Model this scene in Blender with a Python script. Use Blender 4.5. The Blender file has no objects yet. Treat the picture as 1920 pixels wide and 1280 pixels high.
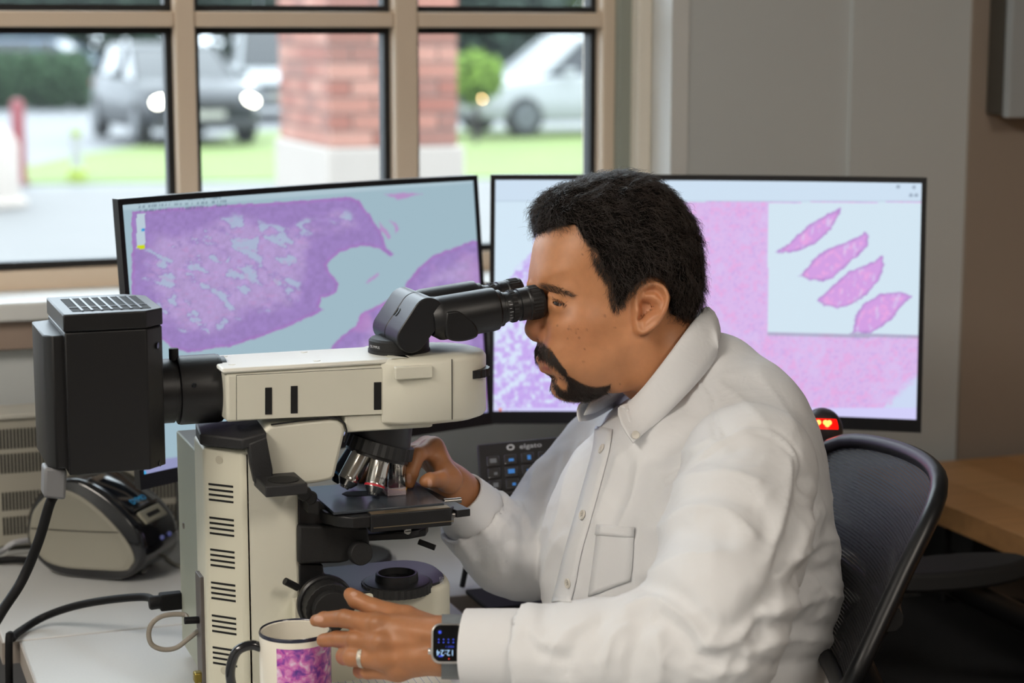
import bpy, bmesh, math, random
import numpy as np
from mathutils import Vector, Matrix, noise as mnoise
from mathutils.bvhtree import BVHTree
random.seed(7); RNG = np.random.default_rng(7)
S = bpy.context.scene
COL = S.collection

# ---------------------------------------------------------------- camera
FPX = 3650.0; TILT = math.radians(9.0); YAW = math.radians(20.0); CAMZ = 1.45
cam_d = bpy.data.cameras.new('camera'); cam = bpy.data.objects.new('camera', cam_d); COL.objects.link(cam)
cam.location = (0, 0, CAMZ); cam.rotation_euler = (math.pi/2 - TILT, 0, -YAW)
cam_d.sensor_width = 36.0; cam_d.lens = 36.0*FPX/1920.0
cam_d.clip_start = 0.05; cam_d.clip_end = 300
cam_d.dof.use_dof = True; cam_d.dof.focus_distance = 2.13; cam_d.dof.aperture_fstop = 4.2
S.camera = cam
S.view_settings.view_transform = 'Standard'; S.view_settings.look = 'None'
S.view_settings.exposure = 0.15; S.view_settings.gamma = 1.0; S.view_settings.use_curve_mapping = False

# ---------------------------------------------------------------- daylight: an overcast sky
W = bpy.data.worlds.new('overcast_sky'); S.world = W; W.use_nodes = True
_n = W.node_tree.nodes; _l = W.node_tree.links
_bg = _n['Background']; _tc = _n.new('ShaderNodeTexCoord'); _sp = _n.new('ShaderNodeSeparateXYZ'); _cr = _n.new('ShaderNodeValToRGB')
_l.new(_tc.outputs['Generated'], _sp.inputs[0]); _l.new(_sp.outputs['Z'], _cr.inputs[0]); _l.new(_cr.outputs[0], _bg.inputs[0])
_cr.color_ramp.elements[0].color = (0.62, 0.68, 0.76, 1); _cr.color_ramp.elements[1].color = (0.86, 0.93, 1.0, 1)
_bg.inputs[1].default_value = 7.0
SKY = _bg

# ceiling lights: the panels are built with the room
CEIL_LIGHTS = [(-1.25, 0.95, 46.0), (1.3, -0.5, 24.0), (-1.5, -1.7, 10.0)]
CEIL_COL = (1.0, 0.915, 0.815)
# ---------------------------------------------------------------- helpers
_fw = Vector((math.sin(YAW)*math.cos(TILT), math.cos(YAW)*math.cos(TILT), -math.sin(TILT)))
_rt = Vector((math.cos(YAW), -math.sin(YAW), 0)); _up = _rt.cross(_fw)
CO = Vector((0, 0, CAMZ))
def ray(px, py): return _fw + _rt*((px-960)/FPX) - _up*((py-640)/FPX)
def _on(px, py, ax, val):
    d = ray(px, py); t = (val-CO[ax])/d[ax]; return CO + d*t
def ox(px, py, x): return _on(px, py, 0, x)      # the point a photo position marks on a plane of the room
def oy(px, py, y): return _on(px, py, 1, y)
def oz(px, py, z): return _on(px, py, 2, z)
def at(px, py, D): return CO + ray(px, py)*D
def proj(p):
    q = Vector(p)-CO; z = q.dot(_fw); return (960+FPX*q.dot(_rt)/z, 640-FPX*q.dot(_up)/z, z)
def lin(h):
    if isinstance(h, str):
        h = h.lstrip('#'); c = [int(h[i:i+2], 16)/255 for i in (0, 2, 4)]
    else: c = h
    return tuple((x/12.92 if x <= 0.04045 else ((x+0.055)/1.055)**2.4) for x in c)
MATS = {}
def mat(name, col='#808080', rough=0.5, metal=0.0, var=None, bump=None, coat=0, emit=None, spec=0.5, alpha=None, sss=None, trans=0, sheen=0):
    """principled material; var=(scale, amount[, stretch]) colour grain, bump=(scale, strength[, stretch])"""
    if name in MATS: return MATS[name]
    m = bpy.data.materials.new(name); m.use_nodes = True; nt = m.node_tree; N = nt.nodes; L = nt.links
    b = N['Principled BSDF']; c = (*lin(col), 1)
    b.inputs['Base Color'].default_value = c; b.inputs['Roughness'].default_value = rough; b.inputs['Metallic'].default_value = metal
    b.inputs['Specular IOR Level'].default_value = spec; b.inputs['Coat Weight'].default_value = coat
    b.inputs['Transmission Weight'].default_value = trans; b.inputs['Sheen Weight'].default_value = sheen
    if emit: b.inputs['Emission Color'].default_value = (*lin(emit[0]), 1); b.inputs['Emission Strength'].default_value = emit[1]
    if alpha is not None: b.inputs['Alpha'].default_value = alpha
    if sss: b.inputs['Subsurface Weight'].default_value = sss[0]; b.inputs['Subsurface Radius'].default_value = (1, .35, .2); b.inputs['Subsurface Scale'].default_value = sss[1]
    def tex(scale, stretch, det=4):
        tc = N.new('ShaderNodeTexCoord'); mp = N.new('ShaderNodeMapping'); nz = N.new('ShaderNodeTexNoise')
        mp.inputs['Scale'].default_value = stretch or (1, 1, 1)
        L.new(tc.outputs['Object'], mp.inputs[0]); L.new(mp.outputs[0], nz.inputs['Vector'])
        nz.inputs['Scale'].default_value = scale; nz.inputs['Detail'].default_value = det; return nz
    if var:
        nz = tex(var[0], var[2] if len(var) > 2 else None); mx = N.new('ShaderNodeHueSaturation'); mr = N.new('ShaderNodeMapRange')
        mr.inputs['To Min'].default_value = 1-var[1]; mr.inputs['To Max'].default_value = 1+var[1]
        L.new(nz.outputs['Fac'], mr.inputs[0]); L.new(mr.outputs[0], mx.inputs['Value']); mx.inputs['Color'].default_value = c
        L.new(mx.outputs[0], b.inputs['Base Color'])
    if bump:
        nz = tex(bump[0], bump[2] if len(bump) > 2 else None, 3); bp = N.new('ShaderNodeBump'); bp.inputs['Strength'].default_value = bump[1]
        bp.inputs['Distance'].default_value = 0.002; L.new(nz.outputs['Fac'], bp.inputs['Height']); L.new(bp.outputs[0], b.inputs['Normal'])
    MATS[name] = m; return m
ORG = {}
def finish(o, smooth=None, bevel=0, seg=2, sub=0):
    me = o.data
    if smooth is not None:
        me.shade_smooth()
        if smooth < 179: me.set_sharp_from_angle(angle=math.radians(smooth))
    if bevel:
        md = o.modifiers.new('edge', 'BEVEL'); md.width = bevel; md.segments = seg; md.limit_method = 'ANGLE'; md.angle_limit = math.radians(40)
        md.harden_normals = False
        if smooth is None: me.shade_smooth(); me.set_sharp_from_angle(angle=math.radians(35))
    if sub:
        md = o.modifiers.new('sub', 'SUBSURF'); md.levels = sub; md.render_levels = sub
    return o
def tag(o, label=None, cat=None, group=None, kind=None):
    if label: o['label'] = label
    if cat: o['category'] = cat
    if group: o['group'] = group
    if kind: o['kind'] = kind
    return o
def thing(name, loc, label, cat, group=None):
    o = bpy.data.objects.new(name, None); COL.objects.link(o); o.location = loc; o.empty_display_size = .05
    ORG[o.name] = Vector(loc); return tag(o, label, cat, group)
def link(name, me, m, parent=None, org=None):
    o = bpy.data.objects.new(name, me); COL.objects.link(o)
    if m: me.materials.append(m) if not isinstance(m, (list, tuple)) else [me.materials.append(x) for x in m]
    if parent is not None:
        o.parent = parent; ORG[o.name] = ORG[parent.name]; return o
    o.location = org or (0, 0, 0); ORG[o.name] = Vector(org or (0, 0, 0)); return o
class MB:
    """collects shapes in room coordinates; build() links them as one mesh object"""
    def __init__(s): s.v = []; s.f = []; s.mi = []; s.cur = 0
    def add(s, vs, fs):
        k = len(s.v); s.v += [tuple(v) for v in vs]; s.f += [tuple(i+k for i in f) for f in fs]; s.mi += [s.cur]*len(fs); return s
    def mat(s, i): s.cur = i; return s
    def box(s, x0, x1, y0, y1, z0, z1):
        return s.add([(x, y, z) for z in (z0, z1) for y in (y0, y1) for x in (x0, x1)],
                     [(0, 2, 3, 1), (4, 5, 7, 6), (0, 1, 5, 4), (2, 6, 7, 3), (0, 4, 6, 2), (1, 3, 7, 5)])
    def hexa(s, b, t):   # bottom ring and top ring of equal length
        n = len(b); return s.add(list(b)+list(t), [tuple(range(n))[::-1], tuple(range(n, 2*n))]+[(i, (i+1) % n, n+(i+1) % n, n+i) for i in range(n)])
    def prism(s, poly, ax, a, b):
        """poly: 2D points in the two axes other than ax (x->yz, y->xz, z->xy)"""
        def p3(p, h): return (h, p[0], p[1]) if ax == 0 else (p[0], h, p[1]) if ax == 1 else (p[0], p[1], h)
        return s.hexa([p3(p, a) for p in poly], [p3(p, b) for p in poly])
    def lathe(s, prof, o, d=(0, 0, 1), n=32, a0=0, a1=2*math.pi, cap=True):
        d = Vector(d).normalized(); x = d.orthogonal().normalized(); y = d.cross(x); o = Vector(o); vs = []; fs = []
        full = abs(a1-a0-2*math.pi) < 1e-6; m = n if full else n+1
        for r, h in prof:
            for i in range(m):
                a = a0+(a1-a0)*i/n; vs.append(o+d*h+(x*math.cos(a)+y*math.sin(a))*r)
        for j in range(len(prof)-1):
            for i in range(n if full else n):
                k = (i+1) % m; fs.append((j*m+i, j*m+k, (j+1)*m+k, (j+1)*m+i))
        if cap and full:
            if prof[0][0] > 1e-6: fs.append(tuple(range(m))[::-1])
            if prof[-1][0] > 1e-6: fs.append(tuple(range((len(prof)-1)*m, len(prof)*m)))
        return s.add(vs, fs)
    def tube(s, pts, r, n=10, cap=True):
        pts = [Vector(p) for p in pts]; rs = r if isinstance(r, (list, tuple)) else [r]*len(pts); vs = []; fs = []; nrm = None
        for i, p in enumerate(pts):
            t = (pts[min(i+1, len(pts)-1)]-pts[max(i-1, 0)]).normalized()
            nrm = t.orthogonal().normalized() if nrm is None else (nrm-t*nrm.dot(t)).normalized()
            b = t.cross(nrm)
            for k in range(n):
                a = 2*math.pi*k/n; vs.append(p+(nrm*math.cos(a)+b*math.sin(a))*rs[i])
        for i in range(len(pts)-1):
            for k in range(n): fs.append((i*n+k, i*n+(k+1) % n, (i+1)*n+(k+1) % n, (i+1)*n+k))
        if cap: fs += [tuple(range(n))[::-1], tuple(range((len(pts)-1)*n, len(pts)*n))]
        return s.add(vs, fs)
    def loft(s, rings, closed=True, cap=True):
        n = len(rings[0]); vs = [p for r in rings for p in r]; fs = []
        for i in range(len(rings)-1):
            for k in range(n if closed else n-1): fs.append((i*n+k, i*n+(k+1) % n, (i+1)*n+(k+1) % n, (i+1)*n+k))
        if cap and closed: fs += [tuple(range(n))[::-1], tuple(range((len(rings)-1)*n, len(rings)*n))]
        return s.add(vs, fs)
    def ball(s, c, r, n=16, m=10):
        r = r if isinstance(r, (tuple, list)) else (r, r, r); vs = []; fs = []
        for j in range(m+1):
            t = math.pi*j/m
            for i in range(n):
                a = 2*math.pi*i/n; vs.append((c[0]+r[0]*math.sin(t)*math.cos(a), c[1]+r[1]*math.sin(t)*math.sin(a), c[2]+r[2]*math.cos(t)))
        for j in range(m):
            for i in range(n): fs.append((j*n+i, (j+1)*n+i, (j+1)*n+(i+1) % n, j*n+(i+1) % n))
        return s.add(vs, fs)
    def mesh(s, name, org=(0, 0, 0)):
        me = bpy.data.meshes.new(name); o = Vector(org)
        me.from_pydata([tuple(Vector(v)-o) for v in s.v], [], s.f); me.update()
        bm = bmesh.new(); bm.from_mesh(me); bmesh.ops.remove_doubles(bm, verts=bm.verts, dist=1e-6); bmesh.ops.recalc_face_normals(bm, faces=bm.faces)
        bm.to_mesh(me); bm.free()
        if len(me.polygons) == len(s.mi): me.polygons.foreach_set('material_index', s.mi)
        return me
    def build(s, name, m, parent=None, org=None, smooth=None, bevel=0, seg=2, sub=0):
        o0 = ORG[parent.name] if parent is not None else Vector(org or (0, 0, 0))
        o = link(name, s.mesh(name, o0), m, parent, org); return finish(o, smooth, bevel, seg, sub)
def struct(name, mb, m, **k): return tag(mb.build(name, m, **k), kind='structure')
def crv(pts, n=12):
    """smooth curve through points (Catmull-Rom)"""
    P = [Vector(p) for p in pts]; P = [P[0]*2-P[1]]+P+[P[-1]*2-P[-2]]; out = []
    for i in range(1, len(P)-2):
        for k in range(n):
            t = k/n; a, b, c, d = P[i-1], P[i], P[i+1], P[i+2]
            out.append(0.5*((2*b)+(c-a)*t+(2*a-5*b+4*c-d)*t*t+(3*b-a-3*c+d)*t**3))
    return out+[P[-2]]
def rrect(x0, x1, z0, z1, r, n=5):
    out = []
    for cx, cz, a in ((x1-r, z1-r, 0), (x0+r, z1-r, 90), (x0+r, z0+r, 180), (x1-r, z0+r, 270)):
        for k in range(n+1):
            t = math.radians(a+90*k/n); out.append((cx+r*math.cos(t), cz+r*math.sin(t)))
    return out
def text_mesh(txt, size):
    """flat lettering as triangles, centred: list of 2D verts and faces"""
    cu = bpy.data.curves.new('lettering', 'FONT'); cu.body = txt; cu.size = size; cu.align_x = 'CENTER'; cu.align_y = 'CENTER'; cu.resolution_u = 3
    o = bpy.data.objects.new('lettering', cu); COL.objects.link(o); me = o.to_mesh()
    vs = [(v.co.x, v.co.y) for v in me.vertices]; fs = [tuple(p.vertices) for p in me.polygons]
    o.to_mesh_clear(); bpy.data.objects.remove(o); bpy.data.curves.remove(cu); return vs, fs
def lettering(txt, size, o, ex, ey, m, parent, name='lettering', lift=0.0003):
    """text on a plane through o, reading along ex, upright along ey"""
    vs, fs = text_mesh(txt, size); o = Vector(o); ex = Vector(ex).normalized(); ey = Vector(ey).normalized(); nz = ex.cross(ey)
    return MB().add([o+ex*x+ey*y+nz*lift for x, y in vs], fs).build(name, m, parent)
def copy_tree(o, parent=None):
    c = o.copy(); COL.objects.link(c); c.parent = parent; ORG[c.name] = ORG.get(o.name, Vector())
    for ch in list(o.children): copy_tree(ch, c)
    return c
# ---------------------------------------------------------------- room shell
YW = 2.85; YF = 2.97; YR = 2.80; ZD = 0.73
m_wall = mat('grey_wall_paint', '#cbd0d1', .75, bump=(260, .05), var=(3, .02))
m_wall_w = mat('warm_wall_paint', '#9d9084', .75, bump=(260, .05))
m_ceil = mat('ceiling_white', '#d8d6d0', .9)
m_floor = mat('floor_carpet', '#3c3b3a', .95, var=(120, .25), bump=(300, .4))
m_frame = mat('window_frame_beige', '#e6d3bd', .45)
m_frame_l = mat('window_frame_edge', '#ece4d6', .45)
m_gasket = mat('black_gasket', '#15161a', .6)
m_sill = mat('white_sill', '#dfe1e0', .4)
m_apron = mat('sill_apron', '#a08d80', .6)
def wx(px, y=YF): return oy(px, 200, y).x
WX0, WX1 = -1.35, wx(1153); WZ0 = oy(100, 536, YF).z; WZ1 = 2.35
XR = oy(1620, 200, YR).x; XK = oy(1838, 300, YR).x
mb = MB()
mb.box(-2.4, WX0-.06, YW, YW+.25, 0, 2.7).box(WX1+.075, XR, YW, YW+.25, 0, 2.7)
mb.box(WX0-.06, WX1+.075, YW, YW+.25, 0, WZ0-.03).box(WX0-.06, WX1+.075, YW, YW+.25, WZ1+.05, 2.7)
struct('wall_back', mb, m_wall)
struct('wall_back_pilaster', MB().box(XR, XK, YW-.008, YW+.25, 0, 2.7), m_wall)
struct('wall_back_alcove', MB().box(XK, 4.6, YR+.035, YW+.25, 0, 2.7), m_wall_w)
struct('wall_left', MB().box(-2.6, -2.4, -3.2, YW+.25, 0, 2.7), m_wall)
struct('wall_right', MB().box(4.6, 4.8, -3.2, YW+.25, 0, 2.7), m_wall_w)
struct('wall_front', MB().box(-2.6, 4.8, -3.4, -3.2, 0, 2.7), m_wall_w)
struct('floor', MB().box(-2.6, 4.8, -3.4, YW+.25, -.1, 0), m_floor)
struct('ceiling', MB().box(-2.6, 4.8, -3.4, YW+.25, 2.7, 2.8), m_ceil)
m_diff = mat('light_diffuser', '#ffffff', .4, emit=('#fff0d8', 3.0))
m_alu = mat('white_metal_frame', '#d9d9d6', .4)
for i, (x, y, p) in enumerate(CEIL_LIGHTS):
    t = thing('ceiling_light', (x, y, 2.69), ('flat ceiling light panel nearest the window wall', 'flat ceiling light panel in the middle of the room', 'flat ceiling light panel at the back of the room')[i], 'ceiling light', 'ceiling light panels')
    f = MB(); f.box(x-.32, x+.32, y-.62, y-.6, 2.675, 2.7).box(x-.32, x+.32, y+.6, y+.62, 2.675, 2.7).box(x-.32, x-.3, y-.6, y+.6, 2.675, 2.7).box(x+.3, x+.32, y-.6, y+.6, 2.675, 2.7)
    f.build('frame', m_alu, t); MB().box(x-.3, x+.3, y-.6, y+.6, 2.685, 2.695).build('diffuser', m_diff, t)
    ld = bpy.data.lights.new('panel_light', 'AREA'); ld.shape = 'RECTANGLE'; ld.size = .58; ld.size_y = 1.18; ld.energy = p; ld.color = CEIL_COL
    lo = bpy.data.objects.new('panel_light', ld); COL.objects.link(lo); lo.parent = t; lo.location = (0, 0, -.02)

# ---------------------------------------------------------------- window
def eroot(name, loc, kind='structure'):
    o = bpy.data.objects.new(name, None); COL.objects.link(o); o.location = loc; ORG[o.name] = Vector(loc); o['kind'] = kind; return o
win = eroot('window_1', (WX0, YF, WZ0))
glass = bpy.data.materials.new('window_glass'); glass.use_nodes = True
N = glass.node_tree.nodes; L = glass.node_tree.links; N.remove(N['Principled BSDF'])
tr = N.new('ShaderNodeBsdfTransparent'); gl = N.new('ShaderNodeBsdfGlossy'); gl.inputs['Roughness'].default_value = .02; mx = N.new('ShaderNodeMixShader'); fr = N.new('ShaderNodeFresnel'); fr.inputs[0].default_value = 1.3
tr.inputs[0].default_value = (.94, .97, .97, 1); tl = N.new('ShaderNodeBsdfTranslucent'); tl.inputs[0].default_value = (.9, .95, 1, 1); mw = N.new('ShaderNodeMixShader'); mw.inputs[0].default_value = .009; L.new(tr.outputs[0], mw.inputs[1]); L.new(tl.outputs[0], mw.inputs[2])   # rain-wet glass veils what lies behind
L.new(fr.outputs[0], mx.inputs[0]); L.new(mw.outputs[0], mx.inputs[1]); L.new(gl.outputs[0], mx.inputs[2]); L.new(mx.outputs[0], N['Material Output'].inputs[0])
cuts = [(wx(332), wx(370)), (wx(742), wx(785))]
sp = cuts[1][0]-cuts[0][0]; bw = .036
while cuts[0][0]-sp > WX0+.1: cuts.insert(0, (cuts[0][0]-sp, cuts[0][1]-sp))
ZT0, ZT1 = oy(340, 51, YF).z, oy(340, 21, YF).z
ZB = oy(100, 506, YF).z
fr_ = MB().box(WX0-.05, WX1, YF, YF+.09, WZ0-.02, ZB).box(WX0-.05, WX1, YF, YF+.09, WZ1, WZ1+.05).box(WX0-.05, WX0, YF, YF+.09, ZB, WZ1).box(wx(1130), WX1, YF, YF+.09, ZB, WZ1)
fr_.build('window_frame', m_frame, win, bevel=.003)
for a, b in cuts: MB().box(a, b, YF, YF+.09, ZB, WZ1).build('mullion', m_frame, win, bevel=.003)
xs = [WX0]+[c for ab in cuts for c in ab]+[wx(1130)]
for i in range(0, len(xs), 2):
    a, b = xs[i], xs[i+1]; MB().box(a, b, YF+.002, YF+.088, ZT0, ZT1).build('transom', m_frame, win, bevel=.003)
    for z0, z1 in ((ZB, ZT0), (ZT1, WZ1)):
        g = MB(); q = .010; y0, y1 = YF+.03, YF+.06
        g.box(a, a+q, y0, y1, z0, z1).box(b-q, b, y0, y1, z0, z1).box(a+q, b-q, y0, y1, z0, z0+q).box(a+q, b-q, y0, y1, z1-q, z1)
        g.build('gasket', m_gasket, win); MB().box(a+q, b-q, YF+.043, YF+.047, z0+q, z1-q).build('pane', glass, win)
# the reveal beside the window and its stepped casing
rv = MB().box(WX1, WX1+.02, YF-.02, YW+.25, WZ0, WZ1+.05); rv.build('window_stop', mat('reveal_grey', '#9aa096', .6), win)
MB().box(WX1+.02, WX1+.045, YF-.05, YW+.25, WZ0, WZ1+.05).build('casing', m_frame_l, win, bevel=.004)
MB().box(WX1+.045, WX1+.075, YW-.002, YW+.25, WZ0, WZ1+.05).build('casing', m_sill, win)
MB().box(WX0-.1, WX1+.10, YW-.035, YF+.0, WZ0-.030, WZ0-.003).build('window_sill', m_sill, win, bevel=.004)
MB().box(WX0-.1, WX1+.10, YW-.02, YW+.0, WZ0-.072, WZ0-.030).build('sill_apron', m_apron, win, bevel=.002)

# ---------------------------------------------------------------- outside
ZG = -.22
m_grass = mat('lawn_green', '#56662a', .9, var=(1.6, .25), bump=(8, .6)); m_pave = mat('wet_pavement', '#4c4a48', .7, var=(.8, .12)); m_road = mat('wet_asphalt', '#4f5052', .6, var=(.5, .1))
def gpoly(name, pts, z, m): return struct(name, MB().prism(pts, 2, z-.3, z), m)
gpoly('ground', [(-60, 3.2), (70, 3.2), (110, 130), (-60, 130)], ZG-.02, m_road)
P1 = oz(-300, 352, ZG); P2 = oz(1500, 336, ZG); 
gpoly('pavement', [(-12, 3.3), (30, 3.3), (P2.x+6, P2.y), (P1.x-6, P1.y)], ZG-.01, m_pave)
A = oz(-40, 330, ZG); B = oz(150, 288, ZG); C = oz(480, 246, ZG); D_ = oz(1500, 243, ZG)
gpoly('lawn', [(P1.x+2, P1.y), (P2.x+6, P2.y), (D_.x+6, D_.y), (C.x, C.y), (B.x, B.y), (A.x, A.y)], ZG, m_grass)
# brick pillar of the porch
pc = at(620, 290, 8.6); px0, py0 = pc.x, pc.y; PW, PL = .60, .98
pil = eroot('brick_pillar', (px0, py0, ZG)); pil['kind'] = 'structure'
m_mort = mat('mortar', '#83766d', .9); m_stone = mat('pale_stone', '#948b83', .8, var=(6, .06)); m_br = [mat('brick_%d' % i, c, .85, var=(9, .12)) for i, c in enumerate(('#8a5c4e', '#7d4c3f', '#94695b', '#775045'))]
zpl = oy(700, 277, py0).z
MB().box(px0+.012, px0+PW-.012, py0+.012, py0+PL-.012, zpl, 3.0).build('mortar_core', m_mort, pil)
MB().box(px0-.02, px0+PW+.02, py0-.02, py0+PL+.02, ZG, zpl).build('stone_plinth', m_stone, pil, bevel=.01)
bm_ = {}
def brick(x0, y0, z0, lx, ly):
    k = (round(lx, 3), round(ly, 3))
    j = random.randrange(4); kk = k+(j,)
    if kk not in bm_:
        me = MB().box(0, lx, 0, ly, 0, .064).mesh('brick'); me.materials.append(m_br[j]); bm_[kk] = me
    o = bpy.data.objects.new('brick', bm_[kk]); COL.objects.link(o); o.parent = pil; o.location = Vector((x0, y0, z0))-ORG[pil.name]
for r in range(22):
    z0 = zpl+.006+r*.075; odd = r % 2; L1 = .19; j = .01
    x = px0
    for lx in ([.19, .19, .19] if not odd else [.095, .19, .19, .085]): brick(x, py0, z0, lx, .045); x += lx+j
    y = py0+.055
    for ly in ([.19]*4+[.105] if not odd else [.095]+[.19]*4+[.0]):
        if ly: brick(px0, y, z0, .045, ly); y += ly+j
# cars
m_tyre = mat('tyre_rubber', '#0c0d0e', .8); m_rim = mat('alloy_rim', '#5b5d60', .3, 1); m_cglass = mat('car_glass', '#0e1317', .06, coat=0, spec=.5)
m_trimb = mat('car_black_trim', '#0f1012', .5); m_plate = mat('number_plate', '#85837b', .5)
def car(name, p, ang, col, label, lamp=14, warm='#928c80', L=4.5, Wd=1.82, H=1.5, red=False):
    """p: ground point under the middle of the car; ang: heading of the nose"""
    t = thing(name, (0, 0, 0), label, 'car'); pm = mat(name+'_paint_'+col.strip('#'), col, .45, .0, coat=.15, spec=.3)
    ORG[t.name] = Vector((0, 0, 0)); h = L/2
    st = [(-h, .42, .80, .62), (-h+.08, .30, .98, .74), (-h+.5, .24, 1.05, .86), (-.6, .24, 1.02, .9), (.7, .24, 1.0, .9), (h-.9, .24, .96, .9), (h-.25, .28, .84, .84), (h-.03, .36, .70, .70), (h, .44, .6, .6)]
    rings = []
    for x, z0, z1, w in st:
        w = w/.9*Wd/2; rings.append([(x, -w*.92, z0), (x, -w, z0+.12), (x, -w, (z0+z1)/2), (x, -w*.95, z1-.06), (x, -w*.8, z1), (x, w*.8, z1), (x, w*.95, z1-.06), (x, w, (z0+z1)/2), (x, w, z0+.12), (x, w*.92, z0)])
    MB().loft(rings).build('body', pm, t, smooth=50, bevel=.02)
    w = Wd/2
    cb = lambda x, z, k: (x, w*k, z)
    cab = [[(-h+.15, -w*.8, .98), (1.05, -w*.86, .95), (1.05, w*.86, .95), (-h+.15, w*.8, .98)], [(-h+.55, -w*.70, H-.08), (.28, -w*.72, H-.07), (.28, w*.72, H-.07), (-h+.55, w*.70, H-.08)], [(-h+.7, -w*.62, H), (.1, -w*.62, H), (.1, w*.62, H), (-h+.7, w*.62, H)]]
    MB().loft(cab).build('cabin', m_cglass, t, smooth=30)
    rf = MB().loft([[(x, y*1.01, z+.008) for x, y, z in cab[1]], [(x, y*1.01, z+.015) for x, y, z in cab[2]]]); rf.build('roof', pm, t, bevel=.02)
    for s in (-1, 1):
        for a, b in (((1.05, .95), (.28, H-.07)), ((-.15, 1.0), (-.2, H-.06)), ((-h+.15, .98), (-h+.55, H-.08))):
            MB().tube([(a[0], s*w*.86, a[1]), (b[0], s*w*.72, b[1])], .035, 6).build('roof_pillar', pm, t)
        hl = MB().ball((h-.12, s*w*.70, .66), (.10, .17, .085)); hl.build('headlight', mat('headlight_%s_%s' % (name, warm), '#929292', .2, emit=(warm, lamp)), t)
        MB().ball((-h+.06, s*w*.72, .85), (.06, .13, .1)).build('tail_light', mat('tail_light', '#640d0d', .3, emit=('#92170e', 1.5 if red else .3)), t)
        MB().box(.55, .72, s*w*1.0-.0 if s > 0 else -w-.16, w+.16 if s > 0 else -w, .98, 1.1).build('mirror', pm, t, bevel=.03)
        for x in (-h+.85, h-.85):
            wl = MB().lathe([(.01, 0), (.2, .01), (.23, 0), (.32, 0), (.335, -.05), (.32, -.2), (0.01, -.2)], (x, s*(w-.0), .335), (0, s, 0), 24); o = wl.build('wheel', m_tyre, t, smooth=40)
            MB().lathe([(.01, .012), (.21, .012), (.22, 0)], (x, s*w, .335), (0, s, 0), 16, cap=False).build('hubcap', m_rim, o, smooth=40)
    MB().box(h-.04, h+.02, -w*.5, w*.5, .56, .70).build('grille', m_trimb, t, bevel=.01); MB().box(h-.02, h+.03, -.26, .26, .42, .53).build('number_plate', m_plate, t)
    MB().box(h-.1, h+.03, -w*.85, w*.85, .26, .40).build('bumper', m_trimb, t, bevel=.03)
    t.location = p; t.rotation_euler = (0, 0, ang); return t
def heading(deg):   # 0 = towards the camera, positive = nose turned to the right in view
    d = -(Vector((_fw.x, _fw.y, 0)).normalized())*math.cos(math.radians(deg))+_rt*math.sin(math.radians(deg)); return math.atan2(d.y, d.x)
def ground(px, D, z): p = at(px, 300, D); return Vector((p.x, p.y, z))
car('dark_car', ground(322, 31, ZG), heading(24), '#16191d', 'dark grey hatchback with lit headlights on the road, left of the brick pillar', 70)
car('white_car', ground(1075, 33, ZG), heading(-62), '#858788', 'white estate car on the road, right of the brick pillar', 40, '#ffc98a', H=1.62, red=True)
car('white_van', ground(520, 40, ZG), heading(10), '#838586', 'white van half hidden behind the brick pillar, beyond the dark car', 6, H=1.95, L=4.8)
car('blue_car', ground(105, 56, ZG), heading(80), '#525f6e', 'pale blue car parked behind the hedge at far left', 2)
# bollards, marker and post
m_red = mat('red_paint', '#691b22', .5); m_wh = mat('white_plastic', '#858581', .5); m_yel = mat('lime_yellow_paint', '#73811d', .5)
def upright(name, px, y_top, y_base, r, prof, m, label, cat):
    b = oz(px, y_base, ZG); D = proj(b)[2]; zt = at(px, y_top, D).z
    t = thing(name, b, label, cat); H = zt-ZG
    for nm, pr, mm in prof: MB().lathe([(a*r, h*H) for a, h in pr], b, n=20).build(nm, mm, t, smooth=40)
    return t
upright('red_bollard', 38, 184, 344, .078, [('post', [(1, 0), (1, .93), (.8, .98), (.01, 1.0)], m_red), ('base_ring', [(1.25, 0), (1.25, .03), (1, .04)], m_red)], 0, 'red painted steel bollard on the lawn at far left', 'bollard')
upright('marker_post', 145, 240, 338, .07, [('post', [(.9, .2), (.8, .85), (.01, .86)], m_wh), ('cap', [(.85, .85), (.85, .98), (.01, 1)], m_yel), ('base', [(1.7, 0), (1.6, .18), (.9, .24)], m_yel)], 0, 'white marker post with lime yellow base on the lawn', 'marker post')
upright('stone_post', -4, 236, 385, .22, [('shaft', [(1, 0), (1, .78), (.75, .9), (.3, 1), (.01, 1.0)], m_stone), ('foot', [(1.3, 0), (1.3, .06), (1, .1)], m_stone)], 0, 'pale rounded stone post at the pavement, cut by the left picture edge', 'post')
# hedge, trees, far house
m_hedge = mat('hedge_green', '#243d21', .9, var=(3, .5), bump=(6, 1.0)); m_leafd = mat('leaf_dark', '#233327', .9, var=(1.5, .5)); m_leafl = mat('leaf_light', '#526733', .9, var=(1.2, .4)); m_trunk = mat('tree_bark', '#2b251f', .9, bump=(10, .6))
def leafy(mb, c, r, n, size, rng):
    """a clump of real leaves: small folded quads spread through a ball"""
    for i in range(n):
        d = Vector(rng.normal(size=3)).normalized()*(rng.random()**.4); p = Vector(c)+Vector((d.x*r[0], d.y*r[1], d.z*r[2]))
        a = Vector(rng.normal(size=3)).normalized()*size; b = a.orthogonal().normalized()*size*.6
        mb.add([p-a, p+b, p+a, p-b+a.cross(b)*.3/size], [(0, 1, 2), (0, 2, 3)])
rng = np.random.default_rng(3)
h0 = ground(-30, 44, ZG); h1 = ground(165, 44, ZG); mb = MB(); n = 34
t = thing('hedge', h0, 'clipped dark green hedge across the road behind the red bollard', 'hedge')
for k in range(n):
    p = h0.lerp(h1, (k+.5)/n); leafy(mb, (p.x, p.y, ZG+.62), (.32, .5, .66), 260, .09, rng)
mb.build('foliage', m_hedge, t)['kind'] = 'stuff'
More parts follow.
